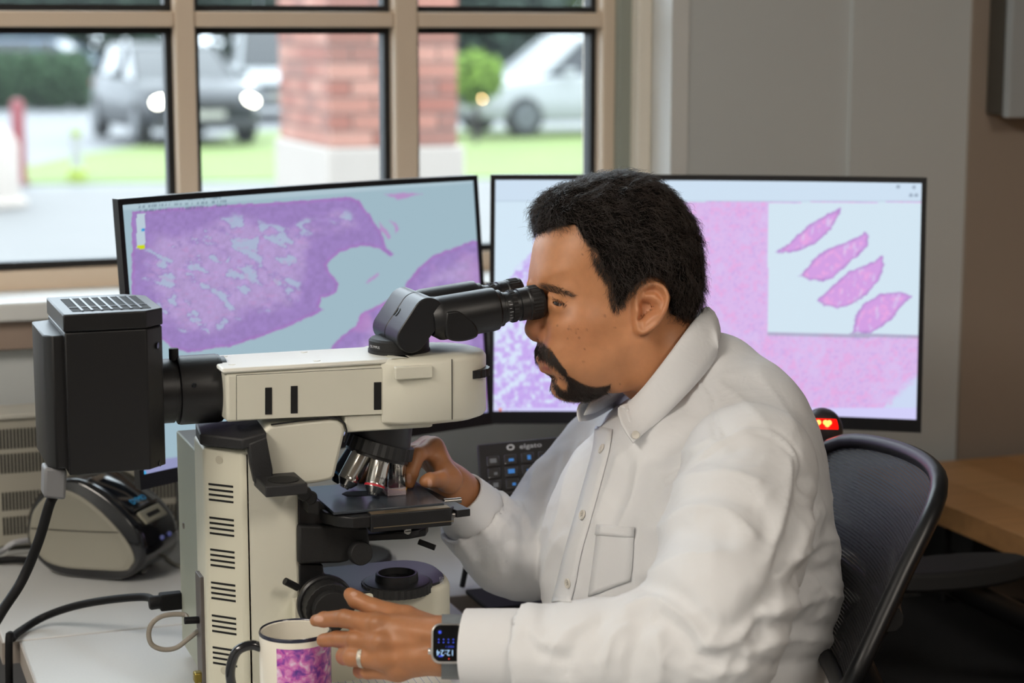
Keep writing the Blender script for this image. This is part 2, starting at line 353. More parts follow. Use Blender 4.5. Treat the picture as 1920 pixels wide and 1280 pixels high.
for k in range(6): p = h0.lerp(h1, (k+.5)/6); MB().tube([p, p+Vector((.05, 0, .5))], .04, 6).build('stem', m_trunk, t)
TREES = [(60, 62, 7, 2.1, 0, 'dark tree above the hedge at far left'), (225, 88, 8.5, 2.6, 0, 'dark tree behind the dark grey car'), (345, 62, 8, 2.2, 0, 'tall dark tree behind the first mullion'), (470, 78, 8, 2.5, 0, 'dark tree between the dark car and the brick pillar'),
         (905, 60, 6.5, 2.0, 0, 'dark tree right of the brick pillar'), (1000, 80, 9, 2.6, 0, 'dark tree behind the white estate car'), (1115, 66, 9, 2.2, 1, 'light green tree behind the white estate car')]
TREES += [(px, 98, 12, 2.2, 0, 'tall grey green tree in the far row, %s' % w) for px, w in ((-20, 'above the hedge'), (205, 'above the dark grey car'), (430, 'left of the brick pillar'), (900, 'just right of the brick pillar'), (1110, 'beside the right window jamb'))]
TREES += [(px, 116, 13, 2.4, 0, 'hazy tree in the farthest row, %s' % w) for px, w in ((95, 'left of the dark grey car'), (320, 'behind the first mullion'), (560, 'behind the brick pillar'), (1005, 'above the white estate car'))]
for px, D, H, R, k, lab in TREES:
    b = ground(px, D, ZG); t = thing('tree', b, lab, 'tree', 'trees across the road')
    tp = MB().tube([b, b+Vector((.1, 0, H*.3)), b+Vector((-.1, .1, H*.62))], [.26, .2, .09], 8); tr_ = tp.build('trunk', m_trunk, t, smooth=60)
    for q in range(4):
        a = q*1.6+px; MB().tube([b+Vector((0, 0, H*.3)), b+Vector((math.cos(a)*R*.6, math.sin(a)*R*.6, H*.55))], [.1, .04], 6).build('branch', m_trunk, tr_)
    mb = MB()
    for q in range(14):
        a = rng.random()*6.28; rr = R*.75*rng.random()**.5; leafy(mb, b+Vector((math.cos(a)*rr, math.sin(a)*rr, H*(.28+.6*rng.random()))), (R*.5, R*.5, H*.2), 330, .22, rng)
    mb.build('crown', m_leafl if k else m_leafd, t)['kind'] = 'stuff'
for pa, pb, lab in ((-40, 530, 'tall dark green screen hedge far behind the cars, left of the brick pillar'), (850, 1230, 'tall dark green screen hedge far behind the cars, right of the brick pillar')):
    h0, h1 = ground(pa, 72, ZG), ground(pb, 72, ZG); n = int((h1-h0).length/.55); t = thing('screen_hedge', h0, lab, 'hedge', 'screen hedges across the road'); mb = MB()
    for k in range(n):
        q = h0.lerp(h1, (k+.5)/n)
        for zz_ in (.8, 2.2, 3.4): leafy(mb, (q.x, q.y, ZG+zz_), (.5, .5, .85), 110, .17, rng)
    mb.build('foliage', m_leafd, t)['kind'] = 'stuff'
    for k in range(0, n, 4): q = h0.lerp(h1, (k+.5)/n); MB().tube([q, q+Vector((.05, 0, 1.6))], .05, 6).build('stem', m_trunk, t)
sb = ground(893, 30, ZG); t = thing('shrub', sb, 'rounded light green shrub right of the brick pillar', 'shrub'); mb = MB()
leafy(mb, sb+Vector((0, 0, 1.0)), (.42, .42, .42), 900, .08, rng); mb.build('foliage', mat('leaf_lime', '#59731c', .9, var=(2, .3)), t)['kind'] = 'stuff'
MB().tube([sb, sb+Vector((0, 0, .9))], .04, 6).build('stem', m_trunk, t)
hb = ground(-60, 75, ZG); t = thing('far_house', hb, 'pale grey house wall beyond the trees at far left', 'house')
MB().box(hb.x-5, hb.x+3.4, hb.y, hb.y+6, ZG, 5).build('wall', mat('far_house_wall', '#646a6f', .8), t)
MB().prism([(hb.y-.4, 5), (hb.y+3, 7), (hb.y+6.4, 5)], 0, hb.x-5.4, hb.x+3.8).build('roof', mat('far_roof', '#2b2d30', .8), t)
for q in range(3): MB().box(hb.x-4+q*2.6, hb.x-3+q*2.6, hb.y-.05, hb.y, 1.2, 2.6).build('window', m_cglass, t)
gb2 = ground(960, 88, ZG); t = thing('far_garage', gb2, 'grey garage building behind the white estate car', 'building')
MB().box(gb2.x-6, gb2.x+1.0, gb2.y, gb2.y+4, ZG, 2.6).build('wall', mat('garage_wall', '#5d6468', .8), t); MB().box(gb2.x-6.3, gb2.x+1.3, gb2.y-.3, gb2.y+4.3, 2.6, 2.9).build('roof', mat('far_roof', '#2f3033', .8), t)
for q in range(2): MB().box(gb2.x-5.3+q*3, gb2.x-2.9+q*3, gb2.y-.06, gb2.y, ZG, 1.9).build('garage_door', mat('garage_door', '#3b4145', .7), t)
# ---------------------------------------------------------------- desks
m_lam = mat('desk_laminate', '#c9cbcb', .35, var=(400, .06), bump=(500, .05)); m_lam_e = mat('desk_edge', '#a59c93', .5); m_leg = mat('desk_leg_grey', '#6d6f72', .5)
def desk(name, x0, x1, y0, y1, label, legs, z=ZD, th=.028, m=m_lam, me=m_lam_e):
    t = thing(name, (x0, y0, 0), label, 'desk')
    MB().box(x0+.002, x1-.002, y0+.002, y1-.002, z-th, z).build('desktop', m, t, bevel=.0015)
    e = MB().box(x0, x0+.002, y0, y1, z-th, z-.0015).box(x1-.002, x1, y0, y1, z-th, z-.0015).box(x0+.002, x1-.002, y0, y0+.002, z-th, z-.0015); e.build('edge_band', me, t)
    for lx, ly in legs: MB().box(lx, lx+.05, ly, ly+.05, 0, z-th).build('leg', m_leg, t, bevel=.003)
    return t
XL, XRt, YI = .214, .752, 2.318
desk('peninsula_desk', XL, XRt, .95, YI, 'pale grey laminate desk under the microscope and the mug', [(XL+.03, 1.0), (XRt-.08, 1.0), (XL+.03, 2.2)])
desk('window_desk', XL-.02, 1.36, YI+.001, YW-.04, 'pale grey laminate desk along the window wall under the monitors', [(XL, YW-.15), (1.30, YI+.05), (1.30, YW-.15)])
# wooden table at the right
m_wood = mat('butcher_block_oak', '#c4935f', .45, var=(14, .22, (.25, 4, 4)), bump=(40, .1, (.2, 6, 6))); m_wood2 = mat('butcher_block_oak_light', '#d0a06c', .45, var=(14, .2, (.25, 4, 4)))
wt = thing('wooden_table', (1.633, .9, 0), 'oak butcher block table standing against the warm grey wall', 'table')
k = 0; x = 1.633
while x < 2.85:
    w = .095; MB().box(x, min(x+w-.0006, 2.85), 1.0, YR-.004, ZD-.036, ZD).build('plank', (m_wood, m_wood2)[k % 2], wt, bevel=.0008); x += w; k += 1
m_blk = mat('black_steel', '#121316', .5)
for lx, ly in ((1.72, 1.1), (1.72, 2.66), (2.7, 1.1), (2.7, 2.66)): MB().box(lx, lx+.07, ly, ly+.07, 0, ZD-.036).build('leg', m_blk, wt, bevel=.003)
MB().box(1.70, 2.8, 1.2, 1.26, ZD-.1, ZD-.036).build('rail', m_blk, wt); MB().box(1.70, 2.8, 2.55, 2.61, ZD-.1, ZD-.036).build('rail', m_blk, wt)
# wall cabinet, top right
cbx = oy(1893, 120, 2.77).x; cz = oy(1895, 221, 2.77).z
wc = thing('wall_cabinet', (cbx, 2.77, cz), 'pale grey wall cabinet high on the warm grey wall', 'cabinet'); m_cab = mat('cabinet_grey', '#aab0b3', .5)
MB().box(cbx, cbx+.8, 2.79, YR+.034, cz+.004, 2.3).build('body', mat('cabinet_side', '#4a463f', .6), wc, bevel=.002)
for q in range(2): d_ = MB().box(cbx+.002+q*.4, cbx+.398+q*.4, 2.77, 2.789, cz, 2.3).build('door', m_cab, wc, bevel=.002); MB().tube([(cbx+.36+q*.08, 2.755, cz+.06), (cbx+.36+q*.08, 2.755, cz+.18)], .005, 8).build('handle', m_rim, d_)

# ---------------------------------------------------------------- monitors
def vnoise(x, y, seed=0):
    x = np.asarray(x, float); y = np.asarray(y, float); xi = np.floor(x).astype(np.int64); yi = np.floor(y).astype(np.int64); fx = x-xi; fy = y-yi
    fx = fx*fx*(3-2*fx); fy = fy*fy*(3-2*fy)
    def h(a, b):
        n = (a*374761393+b*668265263+seed*974634777) & 0xffffffff; n = ((n ^ (n >> 13))*1274126177) & 0xffffffff; return ((n ^ (n >> 16)) & 0xffff)/65535.0
    return (h(xi, yi)*(1-fx)+h(xi+1, yi)*fx)*(1-fy)+(h(xi, yi+1)*(1-fx)+h(xi+1, yi+1)*fx)*fy
def fbm(x, y, s=0, o=4):
    t = 0; a = .5
    for k in range(o): t = t+a*vnoise(x*2**k, y*2**k, s+k*17); a *= .5
    return t/(1-.5**o)
def poly_sd(px, py, P):
    """signed distance to a 2D polygon, negative inside"""
    P = np.asarray(P, float); d = np.full(px.shape, 1e18); ins = np.zeros(px.shape, bool); n = len(P)
    for i in range(n):
        ax, ay = P[i]; bx, by = P[(i+1) % n]; ex, ey = bx-ax, by-ay; wx_, wy_ = px-ax, py-ay
        t = np.clip((wx_*ex+wy_*ey)/(ex*ex+ey*ey+1e-12), 0, 1); d = np.minimum(d, (wx_-ex*t)**2+(wy_-ey*t)**2)
        c = ((ay > py) != (by > py)); 
        if ey != 0: ins ^= c & (px < ex*(py-ay)/ey+ax)
    d = np.sqrt(d); return np.where(ins, -d, d)
def sst(a, b, x): t = np.clip((x-a)/(b-a), 0, 1); return t*t*(3-2*t)
def hexc(h): h = h.lstrip('#'); return np.array([int(h[i:i+2], 16)/255 for i in (0, 2, 4)])
def over(img, m, c): return img*(1-m[..., None])+np.asarray(c)*m[..., None]
def paint_left(X, Y):
    Z = lambda pts: [(220+a/2.207, 320+b/2.207) for a, b in pts]
    wob = lambda s, a: (fbm(X/9, Y/9, s)-.5)*a
    img = np.ones(X.shape+(3,))*hexc('#9ab4c0')
    A = Z([(60, 168), (120, 165), (300, 150), (700, 128), (960, 110), (1000, 125), (1030, 165), (1070, 220), (1100, 270), (1110, 320), (1140, 345), (1130, 352), (1090, 325), (1040, 312), (980, 315), (920, 335), (880, 370), (865, 390), (870, 410), (900, 440), (915, 470), (905, 500), (880, 515), (845, 525), (835, 560), (855, 575), (760, 620), (640, 670), (520, 710), (470, 725), (400, 735), (300, 750), (230, 735), (190, 700), (60, 650)])
    B = Z([(1190, 470), (1250, 400), (1310, 350), (1400, 315), (1470, 290), (1530, 300), (1530, 520), (1200, 540)]); C = Z([(880, 745), (910, 700), (990, 640), (1010, 590), (1090, 550), (1200, 500), (1530, 480), (1530, 1100), (1250, 1100), (1000, 900)])
    for P, pink in ((A, 0), (B, .25), (C, .45)):
        sd = poly_sd(X, Y, P)+wob(3, 6); ins = sst(1.5, -1.5, sd); dep = -sd
        epi = np.ones(X.shape+(3,))*hexc('#957cb8'); stro = np.ones(X.shape+(3,))*hexc('#ab95c6')
        n1 = fbm((X+.6*Y)/30+4, (Y-.5*X)/15, 11); n2 = fbm(X/7, Y/7, 5); n3 = fbm(X/60, Y/40, 23)
        k = sst(28, 70, dep+(n3-.5)*90) if P is A else sst(12, 40, dep+(n3-.5)*40)
        t = epi*(1-k[..., None])+stro*k[..., None]; t = t*(0.93+.14*n2[..., None]); t = over(t, pink*sst(.4, .6, n3), hexc('#c088c0'))
        rim = np.exp(-(dep/4)**2); t = over(t, .55*rim, hexc('#a865b4'))
        if P is A:
            hol = sst(.57, .63, n1)*sst(.25, .6, k+.25*n3); t = over(t, .30*sst(.51, .56, n1)*(1-hol)*sst(.2, .6, k), hexc('#7a64a8')); t = over(t, .8*hol, hexc('#a3b6cc')); t = over(t, .35*sst(.62, .72, fbm(X/14+9, Y/5, 31))*k, hexc('#bd8cc0'))
        img = over(img, ins, 0)+t*ins[..., None]
    for P in ([(1105, 98), (1180, 92), (1262, 96), (1160, 118)], [(1085, 215), (1110, 240), (1130, 275), (1120, 280), (1090, 245)], [(1125, 205), (1150, 215), (1165, 245), (1150, 260), (1150, 230)], [(1028, 462), (1080, 422), (1084, 428), (1034, 468)]):
        img = over(img, .8*sst(2, -2, poly_sd(X, Y, Z(P))+wob(8, 5)), hexc('#b482be'))
    top = sst(2, -2, Y-(392-(X-255)*.078)); img = over(img, top, hexc('#a9bfca'))
    for r in range(3):
        yy = 380+r*8-(X-255)*.065; dash = sst(.5, .56, vnoise(X/2.3, np.full(X.shape, r*7.), 40+r))*sst(3, 1.5, abs(Y-yy))*(X < 425-(r == 0)*10)*(X > 258); img = over(img, .5*dash, hexc('#5a6c7e'))
    img = over(img, 1.0*((X > 256) & (X < 272) & (Y > 400) & (Y < 466)), hexc('#b5c6d2')); img = over(img, 1.0*((X > 257) & (X < 271) & (Y > 459) & (Y < 466)), hexc('#c6d400')); img = over(img, np.clip(3.5-np.hypot(X-268.5, Y-431), 0, 1), hexc('#1f8fd0'))
    bot = sst(-2, 2, Y-(868-(X-255)*.150)); img = over(img, bot, hexc('#8d90b8')); img = over(img, bot*np.clip(4-np.hypot(X-271, Y-886), 0, 1), hexc('#35a3d8'))
    return img
def paint_right(X, Y):
    Z = lambda pts: [(900+a/2.2326, 300+b/2.2326) for a, b in pts]
    img = np.ones(X.shape+(3,))*hexc('#c9dcea'); n = fbm(X/8, Y/8, 3); n2 = fbm(X/30, Y/30, 7); n3 = fbm(X/3.5, Y/3.5, 9)
    pink = np.ones(X.shape+(3,))*hexc('#d0b0e0'); pink = over(pink, .55*sst(.5, .7, n), hexc('#de9ed4')); pink = over(pink, .55*sst(.55, .75, n3), hexc('#b69ad8')); pink = over(pink, .35*sst(.45, .3, n2), hexc('#cdbfe8'))
    lt = np.ones(X.shape+(3,))*hexc('#cdd8ee'); pt = np.ones(X.shape+(3,))*hexc('#b990e0'); pt = over(pt, .6*sst(.5, .7, n3), hexc('#a57cd8')); k = .75*sst(.38, .72, n+.5*(n2-.5)+.08*sst(560, 700, Y)); lt = over(lt, k, 0)+pt*k[..., None]
    mL = poly_sd(X, Y, [(995, 470), (970, 500), (940, 540), (925, 560), (900, 600), (900, 790), (1300, 790), (1240, 380), (1010, 380)])+(n-.5)*20; a = sst(3, -3, mL); img = img*(1-a[..., None])+lt*a[..., None]
    b = sst(1180, 1300, X+(n2-.5)*90+(Y-560)*.1); img = np.where((Y > 378)[..., None], img*(1-b[..., None])+pink*b[..., None], img)
    img = over(img, np.clip(sst(12, -4, poly_sd(X, Y, Z([(1700, 1040), (1780, 960), (1830, 920), (1830, 1060)]))+(n-.5)*16), 0, 1), hexc('#c3cfe8'))
    img = over(img, sst(377, 375, Y), hexc('#c3d5e6')); img = over(img, .25*np.exp(-((Y-377)/1.2)**2), hexc('#6d7f96'))
    ins = (X > 1440)*(Y > 380)*(Y < 622+(X-1440)*.02); img = over(img, .35*((X > 1440)*(Y > 380)*(Y < 629+(X-1440)*.02)), hexc('#5f8f86')); img = over(img, 1.0*ins, hexc('#c8dae6'))
    for P in ([(1240, 385), (1290, 350), (1370, 280), (1440, 235), (1508, 203), (1500, 235), (1470, 290), (1400, 350), (1330, 380), (1270, 390)], [(1335, 485), (1380, 440), (1400, 410), (1460, 370), (1530, 345), (1590, 320), (1610, 300), (1625, 320), (1620, 360), (1580, 400), (1520, 455), (1480, 490), (1430, 505), (1370, 500)],
              [(1415, 585), (1470, 530), (1550, 465), (1640, 430), (1685, 400), (1690, 440), (1670, 500), (1620, 560), (1560, 605), (1500, 620), (1440, 610)], [(1560, 722), (1575, 650), (1610, 600), (1680, 560), (1760, 555), (1805, 570), (1760, 615), (1730, 660), (1690, 690), (1640, 722)]):
        sd = poly_sd(X, Y, Z(P))+(n-.5)*7; t = np.ones(X.shape+(3,))*hexc('#c897d8'); t = over(t, .8*sst(.5, .7, n), hexc('#dfa0d8')); t = over(t, .5*sst(.62, .75, fbm(X/6, Y/14, 55)), hexc('#cfd3ea')); t = over(t, .8*np.exp(-(sd/3)**2), hexc('#9a72b8')); a = sst(1.5, -1.5, sd)*ins; img = img*(1-a[..., None])+t*a[..., None]
    img = over(img, sst(763, 766, Y), hexc('#c9c6ee')); img = over(img, np.clip(5-np.hypot(X-935, Y-775), 0, 1), hexc('#3aa0e0')); img = over(img, np.clip(3.5-np.hypot(X-938, Y-768), 0, 1), hexc('#e06a3a'))
    for q in range(2): img = over(img, .35*sst(.45, .6, vnoise(X/2.2, np.full(X.shape, 3.+q), 9))*sst(2.5, 1, abs(Y-(769+q*8)))*(X > 946)*(X < 970), hexc('#8a8fb8'))
    for cx, cy in ((1684, 350), (1714, 351), (1708, 366), (1718, 366)): img = over(img, .6*np.clip(4-np.hypot(X-cx, Y-cy), 0, 1), hexc('#6d7d92'))
    return img
m_bez = mat('monitor_bezel', '#17181c', .35); m_back = mat('monitor_back', '#1d1e21', .5)
def screen_mat(name, k):
    m = bpy.data.materials.new(name); m.use_nodes = True; N = m.node_tree.nodes; b = N['Principled BSDF']; a = N.new('ShaderNodeVertexColor'); a.layer_name = 'pic'
    b.inputs['Base Color'].default_value = (.01, .01, .012, 1); b.inputs['Roughness'].default_value = .35; b.inputs['Emission Strength'].default_value = k
    m.node_tree.links.new(a.outputs[0], b.inputs['Emission Color']); return m
def monitor(A, B, z0, z1, sag, tilt, paint, label, k, nx=340, nz=200):
    A = Vector((*A, 0)); B = Vector((*B, 0)); ex = (B-A).normalized(); L_ = (B-A).length; nv = Vector((ex.y, -ex.x, 0))   # nv faces the viewer
    H = z1-z0; c = (A+B)/2-nv*.12; t = thing('curved_monitor', (c.x, c.y, ZD), label, 'monitor', 'curved monitors on the window desk')
    def P(s, h, d=0):   # s along the width, h height share, d towards the viewer
        return A+ex*(L_*s)+nv*(d-sag*(1-(2*s-1)**2)-tilt*(h-.5)*H)+Vector((0, 0, z0+H*h))
    b0, bt, bb = .007/L_, 1-.0075/H, .018/H
    S_ = np.linspace(b0, 1-b0, nx); T_ = np.linspace(bb, bt, nz); vs = []; 
    for h in T_:
        for s in S_: vs.append(P(s, h, -.0012))
    V = np.array([tuple(v) for v in vs]); q = V-np.array(CO); zz = q@np.array(_fw); X = 960+FPX*(q@np.array(_rt))/zz; Y = 640-FPX*(q@np.array(_up))/zz
    img = np.clip(paint(X.reshape(nz, nx), Y.reshape(nz, nx)), 0, 1).reshape(-1, 3); img = np.where(img <= .04045, img/12.92, ((img+.055)/1.055)**2.4)
    fs = [(j*nx+i, j*nx+i+1, (j+1)*nx+i+1, (j+1)*nx+i) for j in range(nz-1) for i in range(nx-1)]
    me = bpy.data.meshes.new('screen'); me.from_pydata([tuple(Vector(v)-ORG[t.name]) for v in vs], [], fs); me.update()
    ca = me.color_attributes.new('pic', 'FLOAT_COLOR', 'POINT'); ca.data.foreach_set('color', np.concatenate([img, np.ones((len(img), 1))], 1).astype(np.float32).ravel())
    o = link('screen', me, screen_mat('screen_'+str(k), k), t); me.shade_smooth()
    ns = 24; bz = MB()
    ring = lambda s0, s1, h0, h1: bz.loft([[P(s, h0, 0), P(s, h1, 0), P(s, h1, -.012), P(s, h0, -.012)] for s in np.linspace(s0, s1, ns)])
    ring(0, 1, 0, bb); ring(0, 1, bt, 1); ring(0, b0, bb, bt); ring(1-b0, 1, bb, bt); bz.build('bezel', m_bez, t)
    bk = MB().loft([[P(s, 0, -.0121), P(s, 1, -.0121), P(s, .93, -.0125-.045*math.sin(math.pi*s)), P(s, .07, -.0125-.045*math.sin(math.pi*s))] for s in np.linspace(0, 1, ns)]); bk.build('back_shell', m_back, t, smooth=40)
    n0 = P(.5, .3, -.075); nk = MB().box(n0.x-.03, n0.x+.03, n0.y-.0, n0.y+.05, ZD+.012, n0.z+.12); nk.build('stand_neck', m_back, t, bevel=.008)
    pw = P(.5, 0, -.05); bs = MB().prism([(pw.x+.13*math.cos(a), pw.y+.085*math.sin(a)+.01) for a in np.linspace(0, 2*math.pi, 28)[:-1]], 2, ZD, ZD+.012); bs.build('stand_base', m_back, t, bevel=.003)
    MB().box(n0.x-.05, n0.x+.05, n0.y-.035, n0.y+.01, n0.z+.02, n0.z+.12).build('mount', m_back, t, bevel=.004)
    return t
monitor((.361, 2.348), (.900, 2.583), .899, 1.2525, .020, .09, paint_left, 'curved black monitor showing purple tissue on blue grey, behind the microscope', .95)
monitor((.906, 2.583), (1.452, 2.318), .900, 1.2525, .020, .09, paint_right, 'curved black monitor showing pink tissue with four leaf-shaped slices, behind the man', 1.0)
# ---------------------------------------------------------------- microscope
YN, YC = 2.0, 2.045          # near side and middle of the stand
m_cream = mat('cream_enamel', '#dcdacb', .42, var=(30, .02), bump=(200, .03)); m_cream2 = mat('cream_enamel_aged', '#d2cfbd', .45, var=(6, .05), bump=(120, .04)); m_greyp = mat('grey_green_panel', '#a2a698', .5)
m_black = mat('black_satin', '#141416', .42, bump=(300, .05)); m_blackm = mat('black_matt', '#1a1a1b', .6, bump=(400, .1)); m_dark = mat('dark_hole', '#070708', .8); m_chrome = mat('chrome', '#c9c7c2', .18, 1.0); m_chromed = mat('dark_chrome', '#4a5058', .2, 1.0)
m_rub = mat('black_rubber', '#161617', .7); m_brass = mat('worn_brass_edge', '#8f8067', .4, .8); m_line = mat('seam_shadow', '#4c4a46', .8); m_steel = mat('brushed_steel', '#8d8a86', .3, 1.0)
m_ltr_d = mat('print_black', '#1b1b1e', .6); m_ltr_w = mat('print_white', '#d8dade', .6); m_ltr_b = mat('print_blue', '#1f9ad6', .5, emit=('#1f9ad6', .15))
mic = thing('microscope', (.52, 2.04, ZD), 'cream and black laboratory microscope with lamp house, used by the man', 'microscope')
def PY(pts, y): return [(q.x, q.z) for q in (oy(a, b, y) for a, b in pts)]
# column: side web traced along the arm, and the chamfered rear with vents
x0c = oy(455, 900, YN).x; xb = x0c-.035; ztop = oy(455, 850, YN).z
side = PY([(455, 850), (505, 797), (560, 791), (618, 785), (634, 787), (645, 796), (648, 808), (628, 893), (621, 900), (600, 905), (575, 908), (560, 913)], YN)
xf = side[-1][0]
col = MB().prism(side+[(xf, ZD+.002), (x0c, ZD+.002)], 1, YN, 2.088); col.build('column', m_cream, mic, bevel=.004, seg=3)
rear = MB().hexa([(xb, YN+.035, ZD+.002), (x0c, YN, ZD+.002), (x0c+.01, YN, ZD+.002), (x0c+.01, 2.088, ZD+.002), (xb, 2.088, ZD+.002)], [(xb, YN+.035, ztop+.002), (x0c, YN, ztop+.002), (x0c+.01, YN, ztop+.004), (x0c+.01, 2.088, ztop+.006), (xb, 2.088, ztop+.006)])
rp = rear.build('rear_cover', m_cream2, mic, bevel=.004, seg=3)
un = Vector((1, -1, 0)).normalized(); nn = Vector((-1, -1, 0)).normalized()
for gz in (925, 988, 1048, 1110, 1172, 1232):
    for k in range(4):
        z = oy(430, gz-15+k*9.7, YN+.02).z; c = Vector(((x0c+xb)/2, YN+.0175, z))-un*.003
        MB().hexa([c-un*.0155+nn*.0004, c+un*.0155+nn*.0004, c+un*.0155-nn*.004, c-un*.0155-nn*.004], [p+Vector((0, 0, .0022)) for p in (c-un*.0155+nn*.0004, c+un*.0155+nn*.0004, c+un*.0155-nn*.004, c-un*.0155-nn*.004)]).build('vent_slot', m_dark, rp)
for py_ in (862, 1258):
    z = oy(411, py_, YN+.02).z; MB().lathe([(.0045, .0006), (.0035, .0004), (.0028, -.001), (.0001, -.0012)], Vector(((x0c+xb)/2-.003, YN+.0205, z)), nn, 16).build('screw', mat('cream_screw', '#b9b4a2', .4), rp, smooth=40)
# grey power unit standing against the rear of the column
pw = MB().box(xb+.002, xb+.06, 2.09, 2.205, ZD+.012, oy(335, 808, 2.2).z).build('power_unit', m_greyp, mic, bevel=.002)
MB().lathe([(.004, 0), (.0035, .0015), (.0001, .002)], ox(345, 985, xb+.002), (-1, 0, 0), 14).build('screw', m_steel, pw, smooth=40)
q0 = ox(371, 1072, xb-.002); q1 = ox(378, 1225, xb-.002); MB().box(xb-.004, xb+.002, 2.05, 2.078, ZD+.01, q0.z).build('connector_panel', mat('connector_plate', '#5c5654', .5), mic, bevel=.001)
MB().box(xb-.012, xb-.002, 2.054, 2.066, ZD+.012, ZD+.024).build('connector_screw', mat('brass_screw', '#8a7a3c', .4, .8), mic, bevel=.002)
# illuminator arm
xa = oy(424, 740, YN).x; xn = oy(722, 740, YN).x; za0 = oy(560, 783, YN).z; za1 = oy(560, 692, YN).z
arm = MB().box(xa, xn+.02, YN, 2.087, za0, za1).build('illuminator_arm', m_cream, mic, bevel=.0035, seg=3)
MB().box(xa-.004, xn+.03, YN-.002, 2.089, za1, za1+.0055).build('arm_lid', mat('cream_enamel_lid', '#e4e3da', .38), arm, bevel=.0028, seg=3)
MB().prism(PY([(444, 704), (717, 690), (717, 776), (444, 787)], YN), 1, YN-.0009, YN+.001).build('side_panel', m_cream, arm, bevel=.0005)
for a, b, lft in ((704, 690, 0), (787, 776, 0)): MB().prism(PY([(443, a-1), (718, b-1), (718, b+.2), (443, a+.2)], YN-.0003), 1, YN-.0004, YN).build('panel_seam', m_line, arm)
for x in (443, 717): MB().prism(PY([(x, 690+(717-x)*.05), (x+1, 690+(717-x)*.05), (x+1, 776+(717-x)*.04), (x, 776+(717-x)*.04)], YN-.0003), 1, YN-.0004, YN).build('panel_seam', m_line, arm)
for a, b, c, d in ((497, 510, 726, 777), (545, 558, 723, 775), (701, 715, 716, 768)): MB().prism(PY([(a, c+.5), (b, c), (b, d-.5), (a, d)], YN-.001), 1, YN-.0016, YN+.002).build('slider_port', m_black, arm, bevel=.0003)
for px, py in ((420, 668), (435, 683), (570, 660), (594, 676)): MB().lathe([(.004, 0), (.0038, .0006), (.0001, .0007)], oz(px, py, za1+.0055), n=14).build('lid_screw', mat('cream_enamel_lid', '#e4e3da', .38), arm)
MB().tube([oy(a, b, YN-.0006) for a, b in ((508, 796), (560, 789), (620, 783), (636, 785), (646, 794), (650, 807), (646, 828))], .0011, 6).build('arm_gap', m_black, mic)
# front housing: rounded in plan
zt = za1+.0035; zb = oy(850, 788, 1.99).z; xt = .7095; xs = oy(848, 740, 1.985).x; xn0 = oy(722, 740, YN).x
def plan(off=0.0):
    half = [(xn0-.004+off, 2.0-off*.2), (xn0+.008, 1.992+off), (xn0+.02, 1.986+off), (xs-.02, 1.983+off), (xs, 1.986+off)]
    for k in range(1, 9):
        a = math.pi/2*k/8; half.append((xs+(xt-off-xs)*math.sin(a), YC-(YC-1.986-off)*math.cos(a)))
    return half+[(x, 2*YC-y) for x, y in half[-2::-1]]
ho = MB().loft([[(x, y, z) for x, y in plan(o)] for o, z in ((.010, zb-.003), (.002, zb), (0, zb+.003), (0, zt-.004), (.003, zt), (.010, zt+.0022), (.03, zt+.003))]); hous = ho.build('front_housing', m_cream, mic, smooth=50)
MB().tube([(xs, 1.9856, zb+.002), (xs, 1.9856, zt)], .0006, 6).build('housing_seam', m_line, hous)
MB().prism(rrect(*sorted((oy(740, 690, 1.982).x, oy(811, 690, 1.982).x)), oy(775, 710, 1.982).z, oy(775, 686, 1.982).z, .002), 1, 1.980, 1.988).build('housing_tab', m_cream, hous, bevel=.0012)
gw = MB(); gc = Vector((oy(880, 695, 2.01).x, 2.018, oy(890, 697, 2.01).z)); n = 44
ring = [(gc.x+(.0245+(.0012 if k % 2 else 0))*math.cos(2*math.pi*k/n), gc.y+(.0245+(.0012 if k % 2 else 0))*math.sin(2*math.pi*k/n)) for k in range(n)]
gw.prism(ring, 2, gc.z-.0045, gc.z+.0045).build('filter_wheel', m_black, hous)
MB().prism(PY([(878, 683), (884, 681), (884, 707), (878, 708)], 1.99), 1, 1.993, 2.0).build('wheel_slot', m_dark, hous)
lo = MB().prism([(oy(648, 800, YN).x, za0-.002), (oy(812, 790, YN).x+.0, za0-.002), (oy(813, 795, YN).x, oy(805, 801, YN).z), (oy(806, 802, YN).x, oy(806, 802, YN).z), (oy(648, 812, YN).x, oy(648, 812, YN).z)], 1, YN+.002, 2.086).build('nose_mount', m_cream, mic, bevel=.002)
# revolving nosepiece
th = math.radians(17); a_ = Vector((-math.sin(th), 0, -math.cos(th))); e1 = Vector((math.cos(th), 0, -math.sin(th))); e2 = Vector((0, 1, 0))
cT = oy(712, 834, YC)
n = 56; nb = MB()
def disc(r0, r1, h0, h1, teeth=0):
    rg = lambda r, h: [cT+a_*h+(e1*math.cos(2*math.pi*k/n)+e2*math.sin(2*math.pi*k/n))*(r+(teeth if k % 2 else 0)) for k in range(n)]
    return MB().loft([rg(r0, h0), rg(r1, h1)])
disc(.037, .0385, -.006, .008, .0012).build('nosepiece_ring', m_blackm, mic); disc(.0355, .036, .008, .012).build('nosepiece_face', m_black, mic)
znb = oy(700, 808, YN).z
bd = MB().hexa([cT+a_*-.004+(e1*math.cos(t)+e2*math.sin(t))*.034 for t in np.linspace(0, 2*math.pi, 25)[:-1]], [Vector((cT.x-.002+.040*math.cos(t), cT.y+.036*math.sin(t), znb+.004)) for t in np.linspace(0, 2*math.pi, 25)[:-1]]); bd.build('nosepiece_body', m_black, mic, smooth=40)
